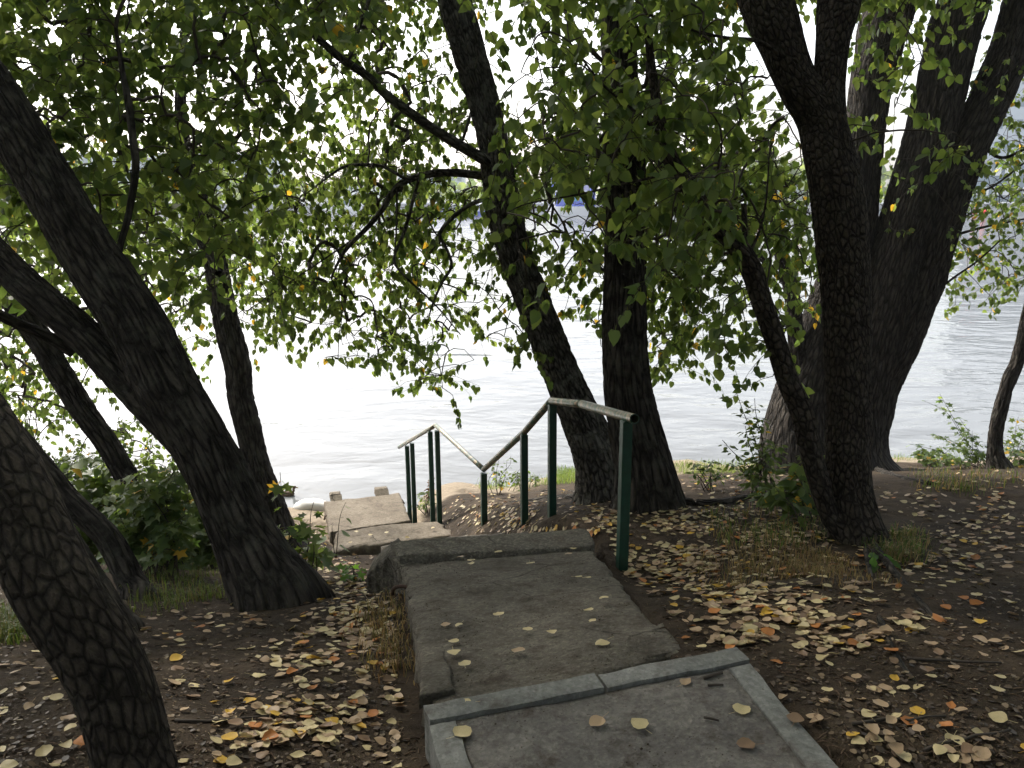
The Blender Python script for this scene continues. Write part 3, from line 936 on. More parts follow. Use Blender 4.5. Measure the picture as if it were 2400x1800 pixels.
# T8 massive multi-stemmed tree behind it
b8, d8 = hit(1835, 1015)
T8 = spec_px([(1835, 1020, 210), (1842, 962, 140), (1868, 850, 128), (1893, 737, 125), (1925, 614, 120), (1955, 500, 117), (1983, 400, 114), (2010, 300, 109), (2031, 200, 106), (2053, 100, 108), (2083, 0, 108), (2120, -130, 100), (2170, -300, 90), (2230, -560, 65)], [(0, d8), (13, d8 + .2)])
T8B = spec_px([(1868, 1030, 150), (1858, 962, 92), (1888, 850, 92), (1938, 737, 97), (1986, 614, 97), (2022, 500, 96), (2052, 400, 95), (2080, 330, 92), (2105, 280, 90), (2145, 200, 85), (2185, 100, 86), (2215, 0, 88), (2260, -150, 80), (2320, -330, 70), (2400, -600, 50)], [(0, d8 - .05), (14, d8 + .1)])
T8C = spec_px([(1745, 1040, 200), (1728, 985, 168), (1728, 920, 150), (1750, 820, 130), (1790, 700, 115), (1830, 550, 100), (1855, 400, 90), (1871, 267, 86), (1886, 167, 92), (1906, 67, 102), (1930, 0, 100), (1965, -120, 92), (2000, -330, 70)], [(0, d8 + .1), (12, d8 + .5)])
T8D = spec_px([(1728, 790, 40), (1717, 700, 35), (1712, 650, 34), (1703, 600, 32), (1688, 550, 31), (1680, 500, 28), (1667, 426, 21), (1660, 340, 14)], [(0, d8), (7, d8 + .3)])
T8br = [br([(1700, 612, 18), (1660, 575, 17), (1636, 545, 14), (1610, 500, 9), (1590, 440, 6)], d8 + .1, d8 + .4),
        br([(2030, 520, 10), (2090, 500, 8), (2150, 485, 6), (2230, 470, 5)], d8, d8 + .2),
        br([(2010, 640, 7), (2060, 600, 6), (2110, 565, 5), (2160, 520, 4)], d8 - .1, d8 - .4),
        br([(2110, 300, 12), (2160, 340, 9), (2220, 320, 7)], d8, d8 - .3),
        br([(2080, 420, 7), (2140, 405, 6), (2215, 350, 5)], d8, d8 - .2)]
make_tree('multi_stemmed_tree', 'massive tree of three thick stems at the water edge, behind the forked one', [T8, T8B, T8C, T8D], M['bark_dark'], 'T8', 0.35, group='trees on the river bank', seg=110, ridge=0.016, branches=T8br)
b9, d9 = hit(2158, 1012)
T9 = spec_px([(2160, 1015, 50), (2151, 985, 34), (2150, 945, 30), (2160, 890, 30), (2172, 845, 28), (2183, 815, 30), (2196, 785, 28), (2215, 710, 27), (2245, 560, 24), (2270, 400, 20), (2285, 200, 14)], [(0, d9), (10, d9 + .2)])
make_tree('young_tree', 'slender dark crooked tree trunk in bushes at the far right edge', [T9], M['bark'], 'T9', 0.3, group='trees on the river bank', seg=48)

# ------------------------------------------------------------------ leaves
def tmpl(kind):
    if kind == 'heart':
        mid = [(0, 0), (0, .33), (0, .68), (0, 1.0)]
        side = [(.27, -.03), (.43, .24), (.29, .62)]
    elif kind == 'oval':
        mid = [(0, 0), (0, .35), (0, .7), (0, 1.0)]
        side = [(.12, .05), (.26, .36), (.19, .7)]
    elif kind == 'blunt':
        mid = [(0, 0), (0, .35), (0, .7), (0, .97)]
        side = [(.22, .02), (.40, .34), (.33, .70)]
    else:                                                   # lobed
        mid = [(0, 0), (0, .34), (0, .62), (0, 1.0)]
        side = [(.40, .02), (.20, .26), (.52, .58), (.17, .62)]
    v = [(0, y, 0) for _, y in mid]
    n = len(side)
    for sg in (1, -1):
        v += [(sg * x, y, .16 * x) for x, y in side]
    v = np.array(v, float)
    v[:, 2] -= .12 * v[:, 1] ** 2
    f4, f3 = [], []
    for k, sg in ((0, 1), (1, -1)):
        o = 4 + k * n
        if n == 3:
            q = [[0, o, o + 1, 1], [1, o + 1, o + 2, 2]]
            t = [[2, o + 2, 3]]
        else:
            q = [[0, o, o + 1, 1], [1, o + 1, o + 2, o + 3]]
            t = [[1, o + 3, 2], [2, o + 3, 3]]
        if sg < 0:
            q = [a[::-1] for a in q]
            t = [a[::-1] for a in t]
        f4 += q
        f3 += t
    return v, np.array(f4), np.array(f3)


TM = {k: tmpl(k) for k in ('heart', 'oval', 'lobed', 'blunt')}


def norm(a):
    return a / (np.linalg.norm(a, axis=-1, keepdims=True) + 1e-9)


def leaf_arrays(P, tip, nrm, size, cols, kind='heart', petiole=0.35):
    """P petiole foot on the twig; returns verts, f4, f3, colours"""
    tv, t4, t3 = TM[kind]
    n, k = len(P), len(tv)
    tip = norm(tip)
    sidev = norm(np.cross(tip, nrm))
    nn = np.cross(sidev, tip)
    wr = RNG.uniform(.82, 1.15, (n, 1, 1))
    curl = RNG.uniform(.2, 2.2, (n, 1, 1))
    B = P + tip * (petiole * size)[:, None]
    V = B[:, None, :] + size[:, None, None] * (tv[None, :, 0:1] * wr * sidev[:, None, :] + tv[None, :, 1:2] * tip[:, None, :] + tv[None, :, 2:3] * curl * nn[:, None, :])
    V = V.reshape(-1, 3)
    C = np.repeat(cols, k, 0)
    off = (np.arange(n) * k)[:, None, None]
    F4 = (t4[None] + off).reshape(-1, 4)
    F3 = (t3[None] + off).reshape(-1, 3)
    if petiole > 0:
        w = 0.02 * size[:, None]
        PV = np.stack([P - sidev * w, P + sidev * w, B + sidev * w, B - sidev * w], 1).reshape(-1, 3)
        o2 = len(V) + (np.arange(n) * 4)[:, None]
        F4 = np.concatenate([F4, o2 + np.array([[0, 1, 2, 3]])])
        V = np.concatenate([V, PV])
        C = np.concatenate([C, np.repeat(cols * [1.1, .95, .7], 4, 0)])
    return V, F4, F3, C


def green(n, yellow=0.02, warm=0.0):
    g = RNG.random((n, 1))
    base = np.array([.050, .094, .030]) * (1 - g) + np.array([.118, .170, .056]) * g
    base = base * (1 + warm * np.array([.5, .25, 0]))
    y = RNG.random(n) < yellow
    base[y] = np.array([.48, .33, .05]) * RNG.uniform(.7, 1.1, (y.sum(), 1))
    return base


class Crown:
    def __init__(s):
        s.P, s.T, s.N, s.S, s.C, s.org, s.tw = [], [], [], [], [], [], MB()

    def spray(s, c, L, n, size, yellow, hang, dirv=None, bend=0.35):
        a = RNG.uniform(0, 2 * np.pi)
        d = np.array([math.cos(a), math.sin(a), RNG.uniform(-.7, .25)]) if dirv is None else dirv
        d = d / np.linalg.norm(d)
        o = c - d * L * .5
        t = np.linspace(0, 1, 5)[:, None]
        cur = o + d * L * t + np.array([0, 0, -1.0]) * bend * L * t ** 2 + RNG.normal(0, .02 * L, (5, 3)) * t
        s.tw.tube(cur, np.linspace(.0035, .0012, 5), 3, cap=False)
        k = np.sort(RNG.uniform(.08, 1, n))
        ii = k * 4
        i0 = np.minimum(ii.astype(int), 3)
        fr = (ii - i0)[:, None]
        P = cur[i0] * (1 - fr) + cur[i0 + 1] * fr
        out = RNG.normal(0, 1, (n, 3))
        tip = norm(out * (1 - hang) + np.array([0, 0, -1.0]) * hang * 1.6 + d * .35)
        nr = norm(RNG.normal(0, 1, (n, 3)) * .8 + np.array([0, -.3, .55]))
        s.P.append(P); s.T.append(tip); s.N.append(nr)
        s.S.append(size * RNG.uniform(.65, 1.2, n)); s.C.append(green(n, yellow))
        s.org.append(o)

    def build(s, key, kind='heart', twigs=True, name='crown', maxlink=6.0):
        root, sk = SKEL[key]
        P, T, N = np.concatenate(s.P), np.concatenate(s.T), np.concatenate(s.N)
        V, f4, f3, C = leaf_arrays(P, T, N, np.concatenate(s.S), np.concatenate(s.C), kind)
        mesh_np(name, V, [f4, f3], M['leaf'], root, True, col=C)
        if twigs:
            # limbs: link every spray to the nearest wood already grown
            X = np.array(s.org)
            n = len(X)
            nodes = [sk[:, :3]]
            D2 = np.linalg.norm(X[:, None] - sk[None, :, :3], axis=2)
            best = D2.min(1)
            par = D2.argmin(1).astype(int)                  # index into all nodes (skeleton first)
            path = np.zeros(n)
            done = np.zeros(n, bool)
            ns = len(sk)
            order = []
            cost = best * 1.0
            for _ in range(n):
                c2 = np.where(done, 1e9, cost)
                i = int(c2.argmin())
                done[i] = True
                order.append(i)
                path[i] = cost[i]
                nd_ = np.linalg.norm(X - X[i], axis=1)
                cand = nd_ + .35 * path[i]
                up = (~done) & (cand < cost)
                cost = np.where(up, cand, cost)
                par = np.where(up, ns + i, par)
            cnt = np.ones(n)
            for i in reversed(order):
                if par[i] >= ns:
                    cnt[par[i] - ns] += cnt[i]
            allp = np.concatenate([sk[:, :3], X])
            for i in range(n):
                a, b = allp[par[i]], X[i]
                L = np.linalg.norm(b - a)
                if L > maxlink or L < 1e-4:
                    continue
                r1 = min(.0022 + .0016 * math.sqrt(cnt[i]), .016)
                r0 = r1 * 1.3
                t = np.linspace(0, 1, 6)[:, None]
                mid = np.array([0, 0, 1.0]) * (.10 * L) + RNG.normal(0, .05 * L, 3)
                cur = a + (b - a) * t + mid * (4 * t * (1 - t)) + RNG.normal(0, .015 * L, (6, 3)) * (4 * t * (1 - t))
                s.tw.tube(cur, np.linspace(r0, r1, 6), 4, cap=False)
            s.tw.build('twigs', M['twig'], root, True)


def layer(cr, rows, d0, d1, per, L, size, yellow=0.02, hang=.6, leaves=12, cell=55.3, shift_u=0, shift=0):
    for r, start, digs in rows:
        for k, ch in enumerate(digs.replace(' ', '')):
            w = int(ch)
            if not w:
                continue
            m = per * w * (w / 7) ** .6
            cnt = int(m) + (RNG.random() < m - int(m))
            for _ in range(cnt):
                u = (start + k + RNG.random()) * cell
                v = (r + RNG.random()) * cell
                d = RNG.uniform(d0, d1) + (shift if shift_u and u > shift_u else 0)
                cr.spray(U(u, v, d), L * RNG.uniform(.7, 1.3), max(4, int(leaves * RNG.uniform(.7, 1.3))), size, yellow, hang)


# left near canopy
cL = Crown()
layer(cL, [(-3, -6, '9999999999999999999996666'), (-2, -6, '9999999999999999999998666'), (-1, -4, '99999999999999987666'), (0, -2, '99999999999987554'), (1, -2, '9999999999998723'), (2, -2, '9999999999467432'), (3, -2, '988889886577865 3'), (4, -2, '888886786578863 2'), (5, -2, '888888888688850'), (6, -2, '8888866678875 3'), (7, -2, '777777888887530'), (8, -2, '6667777777774 3'), (9, -2, '5555556666553'), (10, -2, '333344433352'), (11, -2, '2222322234')],
      d2 + .8, d2 + 2.9, .50, .46, .088, .004, .45, 12)
cL.build('T2')
# left far canopy
cF = Crown()
layer(cF, [(5, -1, '33333333333'), (6, -1, '44444444444'), (7, -1, '55555555555'), (8, -1, '6666666666 6'), (9, -1, '67777777776'), (10, -1, '67777777765'), (11, -1, '67777666554'), (12, -1, '7775534642'), (13, -1, '7775434342'), (14, -1, '88752222 3'), (15, -1, '7776333'), (16, -1, '666434420'), (17, -1, '3231255400'), (18, -1, '00024665 3')],
      d4 + .2, d4 + 3.0, 1.1, .5, .075, .02, .65, 14)
cF.build('T4')
# centre tree
cC = Crown()
layer(cC, [(-2, 9, '555566666665'), (-1, 10, '55 77765 55'), (0, 11, '26874552'), (1, 12, '3774442'), (2, 12, '16644321'), (3, 12, '35655532'), (4, 12, '43677633'), (5, 11, '556777332'), (6, 10, '566777653'), (7, 10, '6666777762'), (8, 9, '56766788762'), (9, 9, '57874787652'), (10, 9, '48886676 33'), (11, 9, '3788745524'), (12, 9, '2565456525'), (13, 13, '376620'), (14, 15, '365'), (15, 17, '2')],
      d5 - .1, d5 + 2.2, 1.15, .48, .072, .012, .72, 13)
cC.build('T5')
# behind the pair
cR = Crown()
layer(cR, [(5, 19, '344445'), (6, 19, '355556'), (7, 19, '362247'), (8, 19, '462236'), (9, 19, '565566'), (10, 19, '434445'), (11, 19, '332333'), (12, 19, '331122'), (13, 19, '230010'),
           (5, 25, '344444'), (6, 25, '5666664'), (7, 25, '6777775'), (8, 25, '7777676'), (9, 25, '8876566'), (10, 25, '8875555'), (11, 25, '7753443'), (12, 25, '6762232'), (13, 25, '4641'), (14, 25, '32')],
      d6 + .3, d6 + 2.6, 1.15, .5, .074, .03, .72, 13)
cR.build('T6')
# near right canopy
c7 = Crown()
layer(c7, [(-3, 20, '5566666666666666666666'), (-2, 20, '55667777777777777777'), (-1, 20, '455777777777777777'), (0, 19, '1357567886'), (1, 19, '2457456887'), (2, 20, '136656888'), (3, 20, '2478888887'), (4, 19, '36899998887'), (5, 19, '378999988875'), (6, 19, '368899988875'), (7, 19, '111126988875'), (8, 23, '37766654'), (9, 22, '33344443'), (10, 20, '1122133332'), (11, 27, '2233'), (12, 28, '2431'), (13, 28, '144'), (14, 29, '31'),
           (0, 33, '56643'), (1, 33, '45532'), (2, 33, '343'), (3, 33, '233'), (4, 33, '442'), (5, 33, '33')],
      d7 - .9, d7 + 1.8, .56, .46, .082, .004, .5, 12, shift_u=1590, shift=1.6)
for (u, v) in ((2010, 318), (2050, 312), (2085, 325), (2040, 335), (1610, 690), (1625, 730), (1640, 770), (1660, 700)):
    c7.spray(U(u, v, d7 - .2), .3, 7, .08, .04, .55)
c7.build('T7')
# right edge
c8 = Crown()
layer(c8, [(-1, 34, '444444'), (1, 38, '22'), (2, 37, '134'), (3, 37, '233'), (4, 35, '11234'), (5, 38, '45'), (6, 34, '320156'), (7, 34, '320267'), (8, 34, '210456'), (9, 37, '645'), (10, 37, '565'), (11, 37, '343')],
      d8 - .7, d8 + 1.0, 1.5, .45, .085, .04, .5, 11)
c8.build('T8')

# unseen crown leaves added above, beside and behind the viewer to shade the bank
def overhead(key, n, x0, x1, y0, y1, z0, z1):
    cr = Crown()
    for _ in range(n):
        cr.spray(np.array([RNG.uniform(x0, x1), RNG.uniform(y0, y1), RNG.uniform(z0, z1)]), .7, 12, .15, .02, .4)
    cr.build(key, twigs=False, name='shade_crown')


overhead('T1', 1700, -8, 1, -7, 3.5, 3.3, 7.5)
overhead('T7', 1700, -1, 9, -7, 5.0, 3.6, 7.5)
overhead('T8', 500, 2, 9, 4, 9, 5, 8)
overhead('T3', 500, -9, -3, 0, 7, 3.6, 7)
overhead('T5', 1500, -8, 2, 6, 13, 4.6, 11)
overhead('T4', 260, -4, 0, 12.8, 15.5, 5, 8.5)  # cluster added out of view to keep sun off the massive tree's stem
overhead('T6', 1200, 0, 9, 6, 13, 4.8, 11)
overhead('T9', 900, 9, 17, 1, 13, .3, 8)  # leaves added out of view to cut open skylight from the right
overhead('T3', 900, -18, -10, 1, 12, -.5, 8)  # likewise added on the unseen left side to darken it
overhead('T2', 900, -10, 10, -8, -4.5, .5, 6)  # leaf curtain added behind the viewer to close off light from the rear

# ------------------------------------------------------------------ shrubs and seedlings
def plant(name, label, stems, kind, size, nleaf, cat='plant', yellow=.03, group=None, col=None, hang=.35, stem_r=.006, pairs=False):
    """stems: lists of world points from the foot up"""
    f = stems[0][0]
    root = thing(name, label, cat, (f[0], f[1], gz(f[0], f[1])), group)
    sm = MB()
    P, T, N, S = [], [], [], []
    for st_ in stems:
        c = catmull(np.array(st_), .05)
        L = len(c)
        sm.tube(c, np.linspace(stem_r, stem_r * .35, L), 5, cap=False)
        for _ in range(nleaf):
            k = RNG.uniform(.25, 1) ** .8
            i = min(int(k * (L - 1)), L - 2)
            a = RNG.uniform(0, 2 * np.pi)
            t = np.array([math.cos(a), math.sin(a), RNG.uniform(-.6, .35) - hang * .5])
            side = RNG.uniform(0, .12) * (1.2 - k)
            p = c[i] + np.array([math.cos(a), math.sin(a), .15]) * side
            if side > .03:
                sm.tube([c[i], p], stem_r * .3, 3, cap=False)
            P.append(p); T.append(t)
            N.append(np.array([RNG.normal(0, .4), RNG.normal(0, .4) - .15, 1.0]))
            S.append(size * RNG.uniform(.6, 1.2))
    n = len(P)
    C = green(n, yellow) if col is None else np.array(col) * RNG.uniform(.6, 1.3, (n, 1))
    V, f4, f3, C = leaf_arrays(np.array(P), np.array(T), np.array(N), np.array(S), C, kind)
    mesh_np('foliage', V, [f4, f3], M['leaf'], root, True, col=C)
    sm.build('stems', M['twig'], root, True)
    return root


def stems_px(u0, v0, tops, spread=.05, jig=.03, dd=0.0):
    """stems from the ground under (u0, v0) to photo points"""
    b, d = hit(u0, v0)
    out = []
    for (u, v) in tops:
        a = b + np.array([RNG.normal(0, spread), RNG.normal(0, spread), 0])
        a[2] = gz(a[0], a[1]) - .03
        e = U(u, v, d + dd + RNG.normal(0, .12))
        m1 = a + (e - a) * .4 + RNG.normal(0, jig, 3) + [0, 0, .05]
        m2 = a + (e - a) * .75 + RNG.normal(0, jig, 3) + [0, 0, .05]
        out.append([a, m1, m2, e])
    return out


for i, (u, v, w, h, lab) in enumerate([
        (330, 1240, 90, 210, 'dense broad leaved bush in the gap between the leaning left trunks'),
        (210, 1215, 70, 200, 'shadowed green bush right of the scaly near trunk'),
        (430, 1225, 60, 190, 'leafy bush against the left side of the thick forked trunk'),
        (400, 1150, 70, 170, 'green bush between the thick trunk and the curved slim tree by the water'),
        (150, 1180, 70, 190, 'loose broad leaved bush at the left edge of the water view'),
        (250, 1130, 100, 200, 'thin yellowing bush by the water behind the left trunks')]):
    tops = [(u + RNG.uniform(-w, w), v - h * RNG.uniform(.3, 1.15)) for _ in range(20)]
    plant('bush', lab, stems_px(u, v, tops, .16), 'lobed' if i in (0, 2, 4) else 'heart', .10 if i < 5 else .07, 50, 'bush', .02, hang=.5)
plant('sapling', 'feathery bright green sapling between the straight and massive trunks', stems_px(1655, 1075, [(1590, 845), (1630, 860), (1560, 950), (1610, 920), (1655, 900), (1680, 950), (1640, 980), (1575, 1000), (1600, 1030)], .06), 'oval', .066, 48, 'sapling', .03, stem_r=.007)
plant('nettle_clump', 'dark green leafy clump at the left foot of the forked tree', stems_px(1735, 1120, [(1690, 1010), (1720, 985), (1745, 1000), (1665, 1040), (1700, 1060), (1760, 960), (1735, 1050), (1650, 1075), (1775, 1020)], .10), 'oval', .10, 34, 'weed', .04)
plant('fern', 'small pale green fern like weed on the sunlit bank', stems_px(1530, 1060, [(1505, 1005), (1530, 1000), (1545, 1010), (1560, 1025), (1495, 1020), (1535, 1030)], .05), 'oval', .06, 16, 'weed', .03)
plant('young_shrub', 'yellow green twiggy shrub behind the lowest point of the handrail', stems_px(1080, 1070, [(1062, 1000), (1080, 985), (1095, 995), (1103, 985), (1070, 1020), (1092, 1030)], .06), 'heart', .06, 12, 'shrub', .06)
plant('weed_clump', 'low bright green weeds between handrail posts on the shore', stems_px(1135, 1056, [(1110, 1020), (1125, 1012), (1140, 1018), (1155, 1025), (1165, 1035), (1118, 1035)], .15), 'oval', .07, 22, 'weed', .02)
plant('seedling', 'bright green seedling growing behind the lower handrail posts', stems_px(922, 1110, [(905, 1072), (915, 1062), (925, 1066), (935, 1078), (898, 1088), (920, 1085)], .03), 'oval', .07, 14, 'seedling', .01)
plant('seedling', 'small lobed maple seedling among fallen leaves left of the steps', stems_px(760, 1255, [(745, 1240), (760, 1232), (775, 1245), (752, 1250)], .03), 'lobed', .075, 5, 'seedling', .0, col=(.07, .16, .03))
plant('sprig', 'dark leafed sprig reaching from the thick trunk towards the pale block', stems_px(650, 1262, [(605, 1020), (680, 1080), (645, 1130), (655, 1180), (700, 1150), (640, 1210), (665, 1235), (625, 1110), (690, 1190), (635, 1165)], .07), 'lobed', .10, 12, 'sprig', .02, hang=.7)
plant('sprig', 'tall bare tipped weed with two big leaves before the tan slab', stems_px(728, 1205, [(747, 1085), (718, 1135)], .02), 'heart', .12, 3, 'sprig', .0, hang=.7)
plant('seedling', 'single bright green seedling in front of the forked tree', stems_px(1884, 1222, [(1880, 1188), (1890, 1184), (1886, 1195)], .02), 'oval', .085, 3, 'seedling', .0, col=(.08, .18, .03))
plant('bush', 'arching dark leafed bush beside the crooked right edge trunk', stems_px(2125, 1010, [(1995, 865), (2030, 850), (2070, 900), (2000, 940), (2050, 960), (2100, 930), (2040, 990), (1985, 985), (2090, 980), (1965, 960), (2015, 1000), (2075, 955), (2120, 975)], .12), 'lobed', .09, 24, 'bush', .05)
plant('bush', 'leafy yellow green bush growing right of the crooked slender trunk', stems_px(2185, 1010, [(2200, 900), (2212, 930), (2180, 960), (2235, 950), (2205, 980), (2250, 990), (2170, 985), (2195, 945)], .12), 'lobed', .09, 24, 'bush', .08)
plant('bush', 'low dark undergrowth bush behind the massive tree on the right', stems_px(2010, 1005, [(1970, 985), (1990, 960), (2020, 970), (2050, 985), (2075, 965), (2000, 995), (1985, 975), (2035, 965)], .2), 'heart', .08, 30, 'bush', .03)
# dry seed head
b, d = hit(929, 1105)
dm = MB()
tp = U(930, 1040, d)
dm.tube([[b[0], b[1], b[2] - .03], (b + tp) / 2 + [.01, 0, 0], tp], .006, 5)
for _ in range(150):
    t = RNG.uniform(.35, 1.05)
    c = b + (tp - b) * t
    q = c + RNG.normal(0, .03, 3)
    dm.tube([c, (c + q) / 2 + [0, 0, .01], q], [.003, .011, .004], 4, cap=False)
tag(dm.build('dry_weed', M['dry'], None, True), 'brown dried seed head standing behind the lower handrail posts', 'dry weed')


# ------------------------------------------------------------------ grass
def grass(label, polys, n, h, cols):
    P = []
    for _ in range(n):
        q = polys[RNG.integers(len(polys))]
        a, b_ = RNG.random(2)
        u = (q[0][0] * (1 - a) + q[1][0] * a) * (1 - b_) + (q[3][0] * (1 - a) + q[2][0] * a) * b_
        v = (q[0][1] * (1 - a) + q[1][1] * a) * (1 - b_) + (q[3][1] * (1 - a) + q[2][1] * a) * b_
        P.append((u, v))
    # a few sight lines span the patch, blades fill it on the real slope
    V, F4, F3, C = [], [], [], []
    k = 0
    HP, _ = hits([q[0] for q in P], [q[1] for q in P])
    for p in HP:
        if fbm(p[0] * 2.5, p[1] * 2.5, 3.3, 2) < -.25:
            continue
        for _b in range(3):
            q = p + np.array([RNG.normal(0, .04), RNG.normal(0, .06), 0])
            q[2] = gz(q[0], q[1]) - .005
            a = RNG.uniform(0, 2 * np.pi)
            ln = h * RNG.uniform(.4, 1.2)
            dv = np.array([math.cos(a), math.sin(a), 0]) * ln * RNG.uniform(.2, .9)
            w = np.array([-math.sin(a), math.cos(a), 0]) * RNG.uniform(.0015, .0032)
            m = q + dv * .4 + [0, 0, ln * .7]
            e = q + dv + [0, 0, ln * RNG.uniform(.55, .95)]
            V += [q - w, q + w, m + w * .8, m - w * .8, e]
            F4.append([k, k + 1, k + 2, k + 3]); F3.append([k + 3, k + 2, k + 4])
            c = np.array(cols[RNG.integers(len(cols))]) * RNG.uniform(.7, 1.25)
            C += [c] * 5
            k += 5
    o = mesh_np('grass', np.array(V), [np.array(F4), np.array(F3)], M['grass'], None, False, col=np.array(C))
    tag(o, label, 'grass', kind='stuff')


GR = [(.06, .11, .025), (.09, .13, .035), (.05, .08, .02)]
DRY = [(.16, .12, .07), (.20, .16, .09), (.09, .09, .04), (.12, .08, .05)]
grass('sparse green grass round the foot of the forked tree', [[(1520, 1110), (1800, 1100), (1790, 1190), (1560, 1180)], [(1890, 1160), (1990, 1150), (1980, 1215), (1900, 1215)], [(1960, 1010), (2212, 1020), (2212, 1080), (1980, 1060)]], 900, .10, GR + DRY[:2])
grass('dry brown grass before the forked tree', [[(1560, 1180), (1900, 1190), (1870, 1250), (1620, 1250)], [(1700, 1180), (1960, 1200), (1930, 1240), (1700, 1250)], [(1480, 1200), (1980, 1220), (1900, 1290), (1550, 1280)]], 900, .075, DRY)
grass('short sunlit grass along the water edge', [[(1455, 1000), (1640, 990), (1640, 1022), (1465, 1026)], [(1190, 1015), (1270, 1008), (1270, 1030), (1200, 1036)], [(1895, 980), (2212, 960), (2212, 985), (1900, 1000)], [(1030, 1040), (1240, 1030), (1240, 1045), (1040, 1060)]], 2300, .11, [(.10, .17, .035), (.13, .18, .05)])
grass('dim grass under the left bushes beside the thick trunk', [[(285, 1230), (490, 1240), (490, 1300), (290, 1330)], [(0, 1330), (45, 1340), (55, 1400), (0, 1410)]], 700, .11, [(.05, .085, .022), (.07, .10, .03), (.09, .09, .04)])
grass('dry grass tufts along the left edge of the concrete ramp', [[(790, 1290), (880, 1290), (895, 1400), (800, 1400)], [(770, 1330), (870, 1340), (900, 1470), (800, 1440)]], 230, .085, DRY)

# ------------------------------------------------------------------ fallen leaves
def plane_hit(u, v, c):
    n = np.cross(c[1] - c[0], c[3] - c[0])
    r = ray(u, v)
    o = np.array([0, 0, CAMZ])
    t = np.dot(c[0] - o, n) / np.dot(r, n)
    return o + r * t, n / np.linalg.norm(n)


LCOL = {'pale yellow': (.49, .405, .225), 'tan': (.37, .265, .165), 'golden yellow': (.52, .32, .045), 'orange brown': (.40, .16, .045), 'dull brown': (.20, .13, .08)}
LW = {'pale yellow': .36, 'tan': .36, 'golden yellow': .07, 'orange brown': .06, 'dull brown': .15}
names = list(LCOL)
probs = np.array([LW[k] for k in names])


def litter_mesh(kind, curl, fold, seed):
    r = np.random.default_rng(seed)
    nx, ny = 7, 9
    V = []
    for j in range(ny):
        t = j / (ny - 1)
        prof = {'heart': math.sin(math.pi * min(1, t ** .62)) ** .75, 'round': math.sin(math.pi * t ** .8) ** .6, 'oval': .72 * math.sin(math.pi * t ** .75) ** .9}[kind]
        hw = .46 * prof * (1 + r.uniform(-.06, .06))
        for i in range(nx):
            x = (i / (nx - 1) * 2 - 1) * hw
            z = .7 * curl * (x * x * 2.2 + .9 * (t - .5) ** 2) + fold * abs(x) + .03 * math.sin(7 * x + 5 * t + seed) + r.normal(0, .006)
            V.append((x, t - .45, z))
    f = [[j * nx + i, j * nx + i + 1, (j + 1) * nx + i + 1, (j + 1) * nx + i] for j in range(ny - 1) for i in range(nx - 1)]
    k = len(V)
    sx = r.uniform(-.15, .15)
    for j in range(4):
        t = j / 3
        for s_ in (-.012, .012):
            V.append((sx * t * t + s_, -.45 - .5 * t, .02 + .06 * t * t))
    f += [[k + 2 * j, k + 2 * j + 1, k + 2 * j + 3, k + 2 * j + 2] for j in range(3)]
    V = np.array(V, float)
    V[:, 2] -= V[:63, 2].min()
    return V, np.array(f)


KINDS = [litter_mesh(k, c, f, s) for s, (k, c, f) in enumerate([('heart', .12, .02), ('heart', .35, .05), ('round', .2, .0), ('oval', .3, .1), ('heart', -.25, .05), ('round', .45, -.1), ('oval', .1, .02), ('heart', .6, .15)])]
LM = {k: leaf_mat('fallen_leaf_' + k.replace(' ', '_'), .12, False, c, .25, (1.1, 1, .8)) for k, c in LCOL.items()}
PROTO = {}
for ki, (V, f) in enumerate(KINDS):
    for cn in names:
        me = bpy.data.meshes.new('fallen_leaf')
        me.from_pydata(V.tolist(), [], f.tolist())
        me.polygons.foreach_set('use_smooth', [True] * len(f))
        me.materials.append(LM[cn])
        PROTO[ki, cn] = me

ZONES = [  # photo quad, count, place
    ([(1400, 1190), (1880, 1205), (1960, 1400), (1480, 1385)], 900, 'right'),
    ([(1480, 1230), (1800, 1250), (1780, 1410), (1500, 1390)], 420, 'right'),
    ([(1640, 1400), (2212, 1240), (2212, 1659), (1800, 1659)], 190, 'right'),
    ([(1900, 1060), (2212, 1010), (2212, 1260), (1900, 1250)], 420, 'right'),
    ([(1450, 1100), (1800, 1070), (1830, 1200), (1400, 1200)], 560, 'right'),
    ([(960, 1085), (1300, 1062), (1340, 1160), (1050, 1140)], 520, 'right'),
    ([(1290, 1095), (1450, 1090), (1500, 1250), (1380, 1290)], 480, 'right'),
    ([(1460, 1010), (1700, 1005), (1700, 1070), (1460, 1070)], 120, 'right'),
    ([(540, 1420), (800, 1330), (905, 1470), (860, 1600)], 330, 'left'),
    ([(480, 1530), (700, 1500), (780, 1600), (560, 1620)], 210, 'left'),
    ([(680, 1340), (790, 1290), (860, 1390), (640, 1440)], 280, 'left'),
    ([(690, 1190), (830, 1195), (800, 1310), (690, 1310)], 300, 'left'),
    ([(310, 1320), (700, 1330), (560, 1440), (300, 1600)], 60, 'left'),
    ([(400, 1550), (900, 1600), (905, 1659), (380, 1659)], 40, 'left'),
    ([(290, 1370), (500, 1305), (500, 1325), (330, 1400)], 60, 'left'),
    ([(0, 1360), (60, 1400), (230, 1659), (0, 1659)], 55, 'left'),
    ([(610, 1110), (700, 1130), (720, 1190), (640, 1190)], 50, 'left'),
]
LV = []
